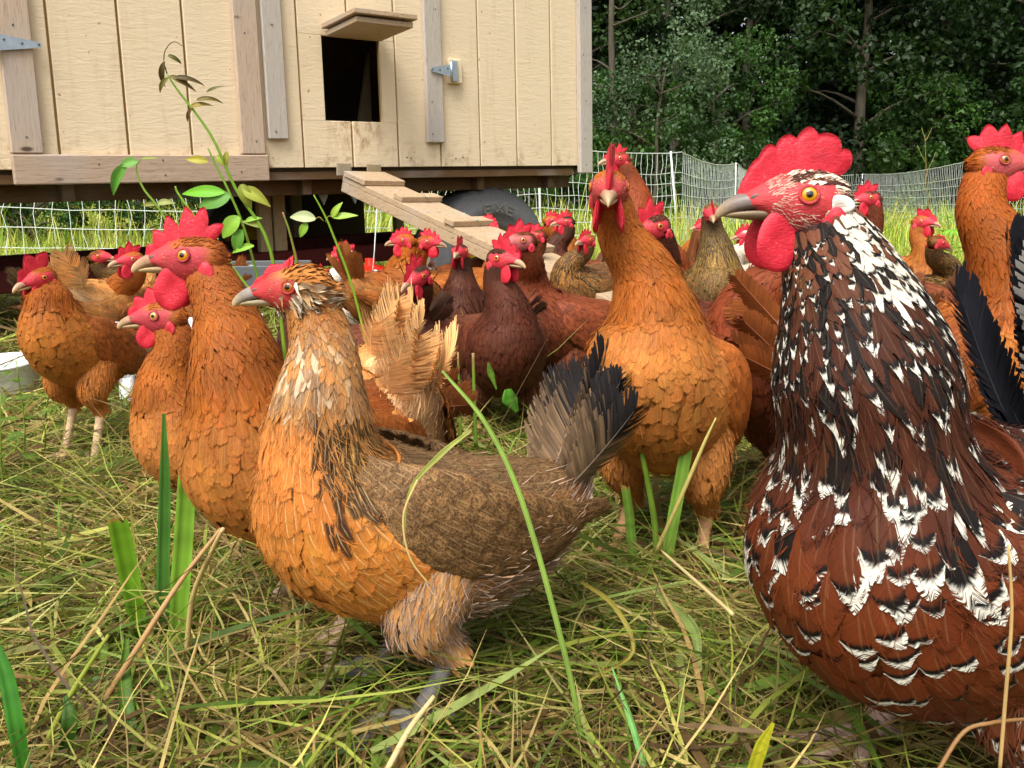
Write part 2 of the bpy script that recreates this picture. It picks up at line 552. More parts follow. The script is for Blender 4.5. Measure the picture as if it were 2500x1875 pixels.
# ------------------------------------------------------------------ ground
yy = np.concatenate([np.linspace(-4, 12, 50), np.geomspace(12.6, 160, 30)])
xx = np.concatenate([-np.geomspace(160, 8, 20), np.linspace(-7.5, 7.5, 40), np.geomspace(8, 160, 20)])
gx, gy = np.meshgrid(xx, yy)
gz = ground_z(gx, gy) + .012 * np.sin(gx * 5.1 + 1) * np.sin(gy * 4.3) * sm(0, 1, gy) * (gy < 11)
tag(mk('ground', np.stack([gx, gy, gz], -1), gridq(len(yy), len(xx)), M['soil']), 'trampled soil under mown grass in the hen yard', None, kind='structure')

# ------------------------------------------------------------------ the mobile coop
PSI, G = R(39.0), 0.203
COOP_LOC = (-0.763, 3.19, 0.556)
TILT = R(1.6)
coop = empty('chicken_coop', COOP_LOC, (0, -TILT, PSI))
tag(coop, 'cream-sided wooden mobile chicken coop raised on a wheeled trailer frame', 'chicken coop')
H = 1.25
hole = (.094, .340, .172, .478)
rng = np.random.default_rng(5)
for k in range(-9, 7):
    a, b = k * G + .004, min((k + 1) * G - .004, 1.40)
    mb = MB()
    y0, y1 = -.0 + rng.uniform(-.0008, .0008), .012
    if a < hole[1] and b > hole[0]:
        mb.box((a, y0, 0), (b, y1, hole[2]), .002)
        mb.box((a, y0, hole[3]), (b, y1, H), .002)
        if a < hole[0]: mb.box((a, y0, hole[2]), (hole[0], y1, hole[3]), 0)
        if b > hole[1]: mb.box((hole[1], y0, hole[2]), (b, y1, hole[3]), 0)
    else:
        mb.box((a, y0, 0), (b, y1, H), .002)
    mb.build('siding_board', M['siding'], coop)
mb = MB()
X0, X1 = -9 * G, 1.42
mb.box((X0, .0125, .001), (hole[0] + .001, .022, H)); mb.box((hole[1] - .001, .0125, .001), (X1, .022, H))
mb.box((hole[0] + .001, .0125, .001), (hole[1] - .001, .022, hole[2] - .001)); mb.box((hole[0] + .001, .0125, hole[3] + .001), (hole[1] - .001, .022, H))
mb.build('backing_sheet', M['groove'], coop)
DEP = 1.45
mb = MB()
mb.box((X0, DEP, 0), (X1, DEP + .02, H)); mb.box((X0 - .02, .023, 0), (X0, DEP, H)); mb.box((X1, .023, 0), (X1 + .02, DEP, H))
mb.build('rear_shell', M['siding'], coop)
mb = MB(); mb.box((X0 - .1, -.05, H), (X1 + .1, DEP + .1, H + .04)); mb.build('roof', M['zinc'], coop)
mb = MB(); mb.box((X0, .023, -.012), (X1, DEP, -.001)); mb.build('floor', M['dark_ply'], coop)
# a nest board inside, just visible through the hatch
mb = MB(); mb.add([(.30, .12, .17), (.36, .12, .17), (.36, .12, .45), (.30, .14, .17), (.36, .14, .17), (.36, .14, .45)], t=[(0, 1, 2), (5, 4, 3)], q=[(0, 2, 5, 3), (0, 3, 4, 1), (1, 4, 5, 2)])
mb.build('perch_board', M['dark_ply'], coop)
# floor joists and rim
def bx(name, lo, hi, mat, parent=coop, bev=.003):
    mb = MB(); mb.box(lo, hi, bev); return mb.build(name, M[mat], parent)
bx('rim_joist', (X0, .012, -.045), (1.362, .05, -.014), 'frame_wood')
bx('rim_joist', (X0, DEP - .05, -.10), (X1, DEP - .01, -.014), 'frame_wood')
for x in np.arange(X0 + .2, X1, .41):
    bx('joist', (x, .055, -.10), (x + .038, DEP - .055, -.0145), 'frame_wood')
# trim boards
def board(lo, hi, mat): return bx('trim_board', lo, hi, mat, bev=.004)
board((-.948, -.024, .047), (-.860, -.0015, H), 'trim_v')
door_bottom = board((-.948, -.026, -.046), (-.148, -.002, .045), 'trim')
board((-.243, -.024, .047), (-.156, -.0015, H), 'trim_v')
board((-.140, -.022, .100), (-.064, -.0015, H), 'trim_grey')
board((.532, -.024, .095), (.614, -.0015, H), 'trim_grey')
board((1.372, -.028, -.036), (1.452, -.0015, H), 'trim_grey')
bx('corner_return', (1.4215, -.001, -.036), (1.452, .08, H), 'trim_grey')
# nail heads
nrng = np.random.default_rng(77)
for (x0, x1, zs) in ((-.90, -.905, (.10, .42, .70)), (-.20, -.20, (.09, .45, .75)), (-.10, -.10, (.13, .5, .78)), (.575, .575, (.13, .25, .62)), (1.41, 1.41, (.0, .12, .3, .5, .7)), (-.70, -.25, (-.02, .02)), (-.90, -.5, (.025, -.025)), (.70, 1.2, (.03, .03)), (.05, .45, (.03, .03))):
    for z_ in zs:
        x_ = (x0 if nrng.uniform() < .5 else x1) + nrng.uniform(-.02, .02); z2 = z_ + nrng.uniform(-.008, .008)
        yb_ = -.0285 if x0 > 1.3 else -.0265 if (z_ < .047 and x0 < 0) else -.001 if x0 in (.70, .05) else -.0245
        mb = MB(); mb.tube([(x_, yb_ + .002, z2), (x_, yb_ - .0006, z2)], .0032, 8); mb.build('nail_head', M['grey'], coop)
# hatch flap, propped out level; two boards thick
fl = MB()
fl.box((0, -.27, .004), (.255, -.018, .022), .002)
hatch = fl.build('hatch_flap', M['ply'], coop)
hatch.location = (.088, 0, .492); hatch.rotation_euler = (R(-4), 0, 0)
fl = MB(); fl.box((.012, -.255, -.022), (.243, -.02, -.003), .002)
fl.build('flap_backing', M['ply'], hatch)
# hinges
def hinge(x, z, sgn, strap):
    r = empty('strap_hinge', (x, -.027, z)); r.parent = coop
    mb = MB()
    mb.box((-.016, -.0045, -.04), (.016, -.001, .04), .001)
    mb.build('butt_plate', M['zinc'], r)
    mb = MB(); mb.tube([(sgn * .017, -.006, -.042), (sgn * .017, -.006, .042)], .0055, 10); mb.build('knuckle', M['zinc'], r, smooth=True)
    mb = MB()
    a, b = sgn * .022, sgn * (.022 + strap)
    pts = [(a, .024), (a, -.024), (b - sgn * .012, -.009), (b - sgn * .003, -.007), (b, 0), (b - sgn * .003, .007), (b - sgn * .012, .009)]
    n = len(pts)
    v = [(p[0], -.006, p[1]) for p in pts] + [(p[0], -.002, p[1]) for p in pts]
    mb.add(v, t=[(0, k, k + 1) for k in range(1, n - 1)] + [(n, n + k + 1, n + k) for k in range(1, n - 1)], q=[(k, n + k, n + (k + 1) % n, (k + 1) % n) for k in range(n)])
    mb.build('strap', M['zinc'], r)
    for f in (.15, .55, .93):
        mb = MB(); c = np.array([sgn * (.022 + strap * f), -.0062, .008 if f < .3 else 0])
        mb.tube([c + (0, .001, 0), c + (0, -.0018, 0)], .0038, 8); mb.build('screw', M['grey'], r)
hinge(-.975, .365, 1, .115)
hinge(.668, .382, -1, .095)
bx('hinge_block', (.650, -.021, .335), (.712, -.0015, .432), 'siding')
# trailer frame
zf = -.325
for y in (.30, 1.10):
    bx('chassis_rail', (X0 - .4, y, zf - .075), (X1 - .30, y + .05, zf), 'chassis', bev=.004)
for x in (-1.2, -.05, .95):
    bx('cross_member', (x, .352, zf - .06), (x + .05, 1.098, zf - .004), 'chassis')
for x, y in ((-.06, .306), (.0, .306), (-1.5, .306), (.45, 1.106), (1.05, 1.106), (-1.5, 1.106)):
    bx('floor_post', (x, y, zf + .001), (x + .052, y + .038, -.1005 if y < 1 else -.1005), 'pale_wood')
bx('skid_beam', (X0, .105, -.10), (X1, .145, -.0455), 'frame_wood')
bx('shade_panel', (.39, 1.36, zf - .02), (1.0, 1.375, -.11), 'dark_ply')  # added dark sheet standing in for the shade under the coop's right part
for x in (.17, .31):
    mb = MB(); mb.add([(x - .02, .2, -.102), (x + .02, .2, -.102), (x, .2, -.145), (x - .02, .21, -.102), (x + .02, .21, -.102), (x, .21, -.145)], t=[(0, 2, 1), (3, 4, 5)], q=[(0, 3, 5, 2), (1, 2, 5, 4)])
    mb.build('bracket', M['zinc'], coop)

# wheels
def wheel(xl, yl, zl, rad, rimr, wid, parent, detail=True, face=-1):
    r = empty('wheel', (xl, yl, zl)); r.parent = parent
    # profile (radius, lateral)
    pf = [(rimr, -.36), (rimr + .012, -.46), (rimr + .03, -.50), ((rimr + rad) / 2 - .028, -.535), ((rimr + rad) / 2 - .026, -.55), ((rimr + rad) / 2 + .028, -.55), ((rimr + rad) / 2 + .030, -.535), (rad - .035, -.52), (rad - .012, -.46), (rad, -.40),
          (rad + .003, -.2), (rad + .003, 0), (rad + .003, .2), (rad, .40), (rad - .012, .46), (rad - .035, .52), ((rimr + rad) / 2, .54), (rimr + .03, .50), (rimr, .36)]
    m_ = 72
    th = np.linspace(0, 2 * np.pi, m_, endpoint=False)
    P = np.array(pf)
    rr = np.repeat(P[:, 0][:, None], m_, 1)
    lug = ((np.arange(m_) % 2) == 0)
    for i in (8, 9, 10, 12, 13, 14):
        rr[i] -= np.where(lug, .006, 0)
    rr[11] -= .004
    v = np.stack([rr * np.cos(th), np.repeat(P[:, 1][:, None], m_, 1) * wid, rr * np.sin(th)], -1)
    mk('tyre', v, gridq(len(pf), m_, True), M['rubber'], parent=r)
    pr = [(.012, -.30), (.03, -.31), (.035, -.22), (rimr * .55, -.15), (rimr * .75, -.20), (rimr * .85, -.38), (rimr - .004, -.44), (rimr + .004, -.47), (rimr + .006, -.40), (rimr, .4)]
    P = np.array(pr)
    v = np.stack([P[:, 0][:, None] * np.cos(th)[None], np.repeat(P[:, 1][:, None], m_, 1) * wid, P[:, 0][:, None] * np.sin(th)[None]], -1)
    mk('rim', v, gridq(len(pr), m_, True), M['yellow'], parent=r)
    return r
wh = wheel(.93, .17, -.425, .335, .150, .19, coop)
wheel(.28, 1.30, -.37, .27, .14, .18, coop)
# raised letters on the sidewall of the near wheel: E X E
def letter(strokes, ang, rmid, h, wdt, parent, yface):
    mb = MB()
    for (u0, v0, u1, v1) in strokes:
        p = []
        d = np.array([u1 - u0, v1 - v0]); L = np.linalg.norm(d); nrm = np.array([-d[1], d[0]]) / L * .09
        for (uu, vv) in ((u0, v0), (u1, v1)):
            for sg in (-1, 1):
                a_, b_ = uu + sg * nrm[0], vv + sg * nrm[1]
                rad_ = rmid + (b_ - .5) * h
                an = ang - (a_ - .5) * wdt / rmid
                p.append((rad_ * math.cos(an), rad_ * math.sin(an)))
        v = [(q[0], yface, q[1]) for q in p] + [(q[0], yface + .006, q[1]) for q in p]
        mb.add(v, q=[(0, 1, 3, 2), (0, 4, 5, 1), (2, 3, 7, 6), (0, 2, 6, 4), (1, 5, 7, 3)])
    return mb.build('raised_letter', M['rubber_letter'], parent)
E_ = [(0, 0, 0, 1), (0, 1, .8, 1), (0, .5, .6, .5), (0, 0, .8, 0)]
X_ = [(0, 0, .85, 1), (0, 1, .85, 0)]
tyre = [c for c in wh.children if c.name.startswith('tyre')][0]
for st, an in ((E_, 98), (X_, 83), (E_, 68)):
    letter(st, R(an), .243, .036, .044, tyre, -.1085)

# ------------------------------------------------------------------ the ramp
ramp = empty('chicken_ramp', tuple(np.array(COOP_LOC) + np.array([math.cos(PSI) * .215 + math.sin(PSI) * .045, math.sin(PSI) * .215 - math.cos(PSI) * .045, -.028])), (0, 0, PSI - math.pi / 2 + R(8)))
tag(ramp, 'narrow wooden hen ramp with nailed cleats sloping down from the coop', 'ramp')
SL = math.atan2(.33, 1.12)
RL = 1.72
def on_ramp(mb):
    c, s_ = math.cos(SL), math.sin(SL)
    for k in range(len(mb.v)):
        v = mb.v[k]
        mb.v[k] = np.stack([v[:, 0] * c + v[:, 2] * s_, v[:, 1], -v[:, 0] * s_ + v[:, 2] * c], -1)
    return mb
mb = MB(); mb.box((0, -.092, -.022), (RL, .092, 0), .002); on_ramp(mb).build('plank', M['ply'], ramp)
mb = MB(); mb.box((0, .070, -.060), (RL, .0915, -.0225), .002); on_ramp(mb).build('side_rail', M['ply'], ramp)
mb = MB(); mb.box((0, -.0915, -.060), (RL, -.070, -.0225), .002); on_ramp(mb).build('side_rail', M['ply'], ramp)
rng = np.random.default_rng(8)
for k, s0 in enumerate((.01, .30, .58, .86, 1.14, 1.40, 1.62)):
    wdt = .13 if k == 0 else .048
    j = rng.uniform(-.006, .006)
    mb = MB(); mb.box((s0, -.096 + j, .001), (s0 + wdt, .094 + j, .021), .002); on_ramp(mb).build('cleat', M['ply'], ramp)
for k in range(14):
    s0, t0, rr = rng.uniform(.02, 1.2), rng.uniform(-.08, .08), rng.uniform(.005, .014)
    mb = MB(); th = np.linspace(0, 2 * np.pi, 9)[:-1]
    rad = rr * rng.uniform(.6, 1.2, 8)
    v = np.concatenate([np.stack([s0 + rad * np.cos(th) * 1.3, t0 + rad * np.sin(th), np.full(8, .0008)], -1), [[s0, t0, .005]]])
    if any(abs(s0 - q) < .06 for q in (.30, .58, .86, 1.14)) or s0 < .15: v[:, 2] += .021
    mb.add(v, t=[(i, (i + 1) % 8, 8) for i in range(8)]); on_ramp(mb).build('dropping', M['grit'], ramp, smooth=True)
for t0 in (-.085, .055):
    mb = MB(); mb.box((-.006, t0 - .032, .0), (.002, t0 + .032, .045), .001); mb.build('hinge_plate', M['pale_wood'], ramp)
rope = MB(); p0 = px(920, 510, 2.95); p1 = px(905, 720, 2.95)
rope.tube([p0, p0 * .5 + p1 * .5 + (.002, 0, 0), p1], .002, 6)
p_ = px(914, 660, 2.95)
rope.tube([p_, p_ + (.03, 0, -.01), p_ + (.045, .0, -.06)], .004, 6)
tag(rope.build('pull_cord', M['twine'], smooth=True), 'thin grey cord hanging below the ramp', 'cord')

# ------------------------------------------------------------------ electric netting fence
fence = empty('netting_fence', (0, 6, 0))
tag(fence, 'white electric poultry netting fence on thin posts around the yard', 'fence')
path = [(-6.2, 5.2), (-3.6, 5.9), (-1.6, 6.5), (.3, 8.7), (2.03, 10.4), (3.62, 13.9), (4.80, 17.0), (8.3, 20.4), (6.85, 13.1), (6.6, 9.3), (6.3, 5.0)]
FH = 1.10
rng = np.random.default_rng(11)
def fp(o): o.location = tuple(np.array(o.location) - np.array((0, 6, 0))); return o
for i, (x, y) in enumerate(path):
    z = float(ground_z(x, y))
    ln = np.array([rng.uniform(-.04, .04), 0, 0]) + ((-.10, 0, 0) if i == 4 else (-.06, 0, 0) if i == 5 else (.05, 0, 0) if i == 8 else (0, 0, 0))
    mb = MB(); mb.tube([(x, y, z - .1), np.array((x, y, z + FH + .01)) + ln], .012, 8)
    fp(mb.build('post', M['white'], fence, smooth=True))
strand = {}
for i in range(len(path) - 1):
    a, b = np.array(path[i]), np.array(path[i + 1])
    L = np.linalg.norm(b - a)
    n = max(6, int(L / .25))
    t = np.linspace(0, 1, n + 1)
    sag = .075 * min(1, L / 3.5) * 4 * t * (1 - t)
    def pos(tt, h):
        xy = a[None] + (b - a)[None] * tt[:, None]
        s_ = np.interp(tt, t, sag) * (.35 + .65 * h / FH)
        return np.concatenate([xy, (ground_z(xy[:, 0], xy[:, 1]) + h - s_)[:, None]], 1)
    for kz, h in enumerate((.04, .18, .32, .46, .60, .74, .86, FH)):
        P = pos(t, h)
        P[1:-1, 2] += rng.normal(0, .004, n - 1)
        mb = MB(); mb.tube(P,   .0045 if kz == 7 else .0032, 4, cap=False)
        fp(mb.build('horizontal_strand', M['twine'], fence, smooth=True))
    mb = MB()
    nv = int(L / .095)
    dirn = np.append((b - a) / L, 0)
    for q in range(1, nv):
        tq = np.full(9, q / nv)
        hh = np.linspace(.02, FH, 9)
        P = np.concatenate([pos(tq[k:k + 1], hh[k]) for k in range(9)])
        P[1:-1] += dirn[None] * (rng.normal(0, .012, 7)[:, None] + .014 * np.sin(np.arange(7) * 2.2 + q * .3)[:, None])
        mb.tube(P, .0030, 3, cap=False)
    o = fp(mb.build('vertical_twine', M['twine'], fence, smooth=True)); o['kind'] = 'stuff'

# ------------------------------------------------------------------ yard things
def lathe(prof, m_=32):
    P = np.array(prof, float); th = np.linspace(0, 2 * np.pi, m_, endpoint=False)
    v = np.stack([P[:, 0][:, None] * np.cos(th)[None], P[:, 0][:, None] * np.sin(th)[None], np.repeat(P[:, 1][:, None], m_, 1)], -1)
    return v.reshape(-1, 3), gridq(len(P), m_, True)
p = px(625, 690, 2.05)
tr = empty('feed_trough', (p[0], 2.07, .0)); tr.rotation_euler = (0, 0, R(8))
tag(tr, 'grey trough of pale grit raised behind the bearded hen', 'trough')
zt = .205
mb = MB()
for (lo, hi) in (((-.11, -.08, zt), (.11, .08, zt + .008)), ((-.12, -.09, zt), (.12, -.0805, zt + .085)), ((-.12, .0805, zt), (.12, .09, zt + .085)), ((-.12, -.08, zt + .0), (-.1105, .08, zt + .085)), ((.1105, -.08, zt), (.12, .08, zt + .085))):
    mb.box(lo, hi, .002)
mb.build('tray', M['grey'], tr)
gxx, gyy = np.meshgrid(np.linspace(-.1095, .1095, 30), np.linspace(-.0795, .0795, 14))
mk('grit_fill', np.stack([gxx, gyy, zt + .068 + .010 * np.sin(gxx * 40) * np.sin(gyy * 60 + 1)], -1), gridq(14, 30), M['grit'], parent=tr)
for sx in (-.09, .09):
    mb = MB(); mb.box((sx - .015, -.07, -.02), (sx + .015, .07, zt - .001), .002); mb.build('leg', M['frame_wood'], tr)
p = px(320, 830, 1.75)
mb = MB(); mb.tube([p + (-.09, .0, .0), p + (-.0, 0.02, .004), p + (.25, .09, .01)], .034, 18)
mb.tube([p + (-.095, -.001, -.0), p + (-.075, .003, .0)], .038, 18)
mb.tube([p + (-.02, .012, -.03), p + (-.02, .012, -.30)], .016, 10)
tag(mb.build('feeder_pipe', M['white'], smooth=True), 'white plastic feeder pipe behind the walking hen', 'pipe')
v, q = lathe([(.001, .0), (.085, 0), (.085, .008), (.09, .03), (.096, .11), (.102, .112), (.102, .118), (.094, .118), (.086, .01), (.001, .008)])
o = mk('white_bucket', v, q, M['white']); p = px(15, 900, 1.85); o.location = (p[0], p[1], .0); o.scale = (.7, .7, .8); o.rotation_euler = (R(5), 0, 0)
tag(o, 'low white plastic tub among weeds at the left edge', 'tub')
p = px(905, 700, 3.3)
wt = empty('poultry_drinker', (p[0], p[1], -.02)); tag(wt, 'red plastic poultry drinker in shade under the coop', 'drinker')
v, q = lathe([(.001, .0), (.15, 0), (.155, .04), (.148, .04), (.14, .012), (.10, .012)]); mk('dish', v, q, M['red'], parent=wt)
v, q = lathe([(.10, .013), (.105, .10), (.10, .17), (.07, .20), (.02, .21), (.02, .235), (.001, .235)]); mk('tank', v, q, M['red'], parent=wt)

# ------------------------------------------------------------------ trees and bushes
def leaf_cloud(rng, centers, radii, n_per, size, col_a, col_b, squash=.8):
    """leaf faces spread through clumps; each leaf is a folded diamond"""
    cs, cc = [], []
    for c, r, n in zip(centers, radii, n_per):
        d = rng.normal(0, 1, (n, 3)); d /= np.linalg.norm(d, axis=1)[:, None]
        rad = r * rng.uniform(.45, 1.0, n) ** .6
        p = c[None] + d * rad[:, None] * np.array([1, 1, squash])
        cs.append(p)
        base = col_a + (col_b - col_a) * rng.uniform(0, 1)
        cc.append(np.tile(base, (n, 1)) * rng.uniform(.65, 1.35, (n, 1)))
    p = np.concatenate(cs); col = np.concatenate(cc)
    N = len(p)
    a = rng.normal(0, 1, (N, 3)); a[:, 2] -= .5; a /= np.linalg.norm(a, axis=1)[:, None]
    b = np.cross(a, rng.normal(0, 1, (N, 3))); b /= np.linalg.norm(b, axis=1)[:, None] + 1e-9
    nn = np.cross(a, b)
    s = size * rng.uniform(.6, 1.4, N)[:, None]
    v = np.stack([p, p + a * s * .5 + b * s * .34 + nn * s * .08, p + a * s, p + a * s * .5 - b * s * .34 + nn * s * .08], 1)
    q = np.arange(N * 4).reshape(N, 4)
    return v.reshape(-1, 3), q, np.repeat(col, 4, 0)

def tree_mesh(seed, h, spread, nclump, leaf, per, ca, cb, low=.08, trunk_r=.14):
    rng = np.random.default_rng(seed)
    mb = MB()
    tp = [(rng.normal(0, .12) * k / 6, rng.normal(0, .12) * k / 6, h * .85 * k / 6) for k in range(7)]
    tp[0] = (0, 0, -.3)
    tp = np.array(tp, float)
    mb.tube(catmull(tp, 14), np.linspace(trunk_r, trunk_r * .25, 14), 9)
    cen, rad, per_ = [], [], []
    for k in range(nclump):
        f = low + (1 - low) * (k + rng.uniform(0, 1)) / nclump
        an = k * 2.4 + rng.uniform(-.5, .5)
        env = spread * (1.0 - .75 * abs(f - .45) ** 1.3 * 1.4)
        rr = max(.3, env * rng.uniform(.35, 1.0))
        c = np.array([math.cos(an) * rr, math.sin(an) * rr, f * h + rng.normal(0, .15)])
        cen.append(c); rad.append(rng.uniform(.35, .8) * spread * .38); per_.append(int(per * rng.uniform(.6, 1.4)))
        if k % 2 == 0:
            s_ = np.array([np.interp(max(f * h - .6, .2), tp[:, 2], tp[:, 0]), np.interp(max(f * h - .6, .2), tp[:, 2], tp[:, 1]), max(f * h - .6, .2)])
            mid = (s_ + c) / 2 + (0, 0, .15)
            mb.tube(catmull([s_, mid, c], 6), np.linspace(.05, .012, 6), 5)
    lv = leaf_cloud(rng, cen, rad, per_, leaf, ca, cb)
    return mb, lv

DARK_A, DARK_B = C(22, 40, 15), C(47, 71, 27)
protos = []
for sd, h, sp_, nc, lf, per, a_, b_ in ((1, 11.0, 3.0, 66, .15, 230, DARK_A, DARK_B), (2, 12.5, 3.4, 70, .16, 230, C(20, 37, 15), C(41, 67, 28)), (3, 9.5, 2.7, 58, .14, 240, C(27, 46, 17), C(53, 78, 31)),
                                       (4, 4.2, 2.0, 32, .10, 260, C(34, 62, 23), C(68, 103, 39)), (5, 3.0, 1.9, 26, .09, 280, C(39, 71, 25), C(74, 110, 42))):
    mb, lv = tree_mesh(sd, h, sp_, nc, lf, per, a_, b_, low=.04 if h > 5 else .12, trunk_r=.16 if h > 5 else .05)
    protos.append((mb, lv))
pmesh = []
used = {}
def place_tree(k, x, y, sc, rz, name, label, group):
    r = empty(name, (x, y, float(ground_z(x, y))), (0, 0, rz), sc)
    tag(r, label, 'tree' if 'tree' in name else 'bush', group)
    if k not in used:
        mb, lv = protos[k]
        t_ = mb.build('trunk', M['bark'], r, smooth=True)
        c_ = mk('crown', lv[0], [lv[1]], M['treeleaf'], col=lv[2], parent=r, smooth=False)
        used[k] = (t_, c_)
    else:
        for s_ in used[k]:
            c = s_.copy(); COL.objects.link(c); c.parent = r
    return r
TREES = [
    (0, 1.6, 23.5, 1.0, 0, 'broad dark tree just right of the coop corner, behind the bare trunk'),
    (2, 4.1, 22.0, 1.0, 1.2, 'bushy mid-green tree behind the leaning fence posts'),
    (1, 6.6, 24.5, 1.0, 2.0, "tall dark tree above the speckled hen's beak"),
    (0, 9.0, 22.5, 1.05, 3.1, "dense dark tree directly behind the speckled hen's comb"),
    (2, 11.4, 23.5, 1.1, 4.0, "leafy tree just right of the speckled hen's comb"),
    (1, 13.6, 21.5, 1.0, 5.0, 'tall dark tree behind the dry weed stalk at the right'),
    (0, 15.8, 23.5, 1.1, .7, 'dark tree above the right-hand ginger hen'),
    (2, 17.8, 21.0, 1.0, 1.9, 'outermost dark tree at the right edge of the wood'),
    (1, -1.2, 24.5, 1.0, 2.6, 'dark tree mostly hidden behind the right end of the coop'),
    (2, -7.5, 21.0, .9, 2.2, 'tree in the far hedge seen low under the coop, right of the ginger comb'),
    (0, -11.5, 20.0, .9, 3.7, 'tree in the far hedge seen under the left end of the coop'),
]
for k, x, y, s_, rz, lab in TREES:
    place_tree(k, x, y, s_, rz, 'woodland_tree', lab, 'trees along the edge of the wood')
BUSH = [
    (4, 2.6, 18.5, 1.0, 0, 'low light-green bush behind the fence below the pale sapling'),
    (3, 4.6, 19.4, .9, 1, "green bush beyond the fence left of the speckled hen's beak"),
    (4, 10.4, 22.0, 1.1, 2, "low bush beyond the fence behind the speckled hen's nape"),
    (3, 13.0, 20.0, .9, 3, 'green bush at the fence right of the dry weed stalk'),
    (4, 15.2, 18.0, 1.0, 4, 'bush beyond the fence beside the right-hand ginger hen'),
    (4, .6, 17.2, .9, 1.2, 'green bush beyond the fence above the trailer tyre'),
    (3, -4.6, 10.6, .42, 2.0, 'dark green bush beyond the netting, right part of the gap under the coop'),
    (4, -5.6, 10.0, .5, .3, 'dark green bush beyond the netting, middle of the gap under the coop'),
    (3, -6.8, 10.8, .42, 4.0, 'dark green bush beyond the netting, left part of the gap under the coop'),
    (4, -3.4, 11.4, .5, 5.0, 'bush beyond the netting near the second tyre under the coop'),
    (4, -8.0, 10.2, .5, 1.0, 'bush beyond the netting at the far left edge'),
]
for k, x, y, s_, rz, lab in BUSH:
    place_tree(k, x, y, s_, rz, 'green_bush', lab, 'bushes beyond the fence')
# far wood that fills the gaps
rng = np.random.default_rng(21)
n = 1050
cen = np.stack([rng.uniform(-30, 38, n), rng.uniform(27, 33, n), rng.uniform(.2, 13, n)], -1)
lv = leaf_cloud(rng, cen, rng.uniform(1.2, 2.2, n), [130] * n, .40, C(16, 30, 12), C(34, 54, 22))
tag(mk('far_wood', lv[0], [lv[1]], M['treeleaf'], col=lv[2], smooth=False), 'dark far woodland closing off the background', 'woodland', kind='stuff')
# the bare grey trunk with dead branches and the pale sapling
rng = np.random.default_rng(31)
def branchy(name, base, h, r0, nbr, label, leafy=None, dead=True, lean=(0, 0)):
    r = empty(name, (base[0], base[1], float(ground_z(*base))))
    tag(r, label, 'tree')
    mb = MB()
    tp = catmull([(0, 0, -.2), (lean[0] * .3 + .05, 0, h * .3), (lean[0] * .6 - .04, 0, h * .65), (lean[0], 0, h)], 16)
    mb.tube(tp, np.linspace(r0, r0 * .4, 16), 10)
    mb.build('trunk', M['bark'], r, smooth=True)
    cen = []
    for k in range(nbr):
        f = rng.uniform(.3, 1.0); s_ = tp[int(f * 15)]
        an = rng.uniform(0, 2 * np.pi); L = rng.uniform(.5, 1.5) * (1.2 - .5 * f)
        e = s_ + np.array([math.cos(an) * L, math.sin(an) * L * .6, rng.uniform(-.1, .6)])
        mid = (s_ + e) / 2 + rng.normal(0, .12, 3)
        bm_ = MB(); pth = catmull([s_, mid, e], 8)
        bm_.tube(pth, np.linspace(.028, .007, 8), 5)
        for j in range(5):
            q0 = pth[rng.integers(2, 8)]; q1 = q0 + rng.normal(0, .22, 3)
            bm_.tube([q0, (q0 + q1) / 2 + rng.normal(0, .04, 3), q1], [.009, .006, .003], 4)
        bm_.build('branch', M['bark'], r, smooth=True)
        cen.append(e)
    if leafy:
        cen = [tp[-1] + rng.normal(0, 1, 3) * np.array([.75, .5, .8]) for _ in range(26)] + cen
        lv = leaf_cloud(rng, cen, [.42] * len(cen), [leafy] * len(cen), .075, C(70, 92, 62), C(100, 122, 86))
        mk('crown', lv[0], [lv[1]], M['treeleaf'], col=lv[2], parent=r, smooth=False)
branchy('bare_tree', (2.08, 18.2), 6.2, .10, 12, 'grey bare trunk with dead twigs beside the coop corner')
branchy('pale_sapling', (2.75, 17.2), 3.0, .05, 7, 'slender sapling with pale grey-green foliage behind the fence', leafy=150, lean=(.25, 0))
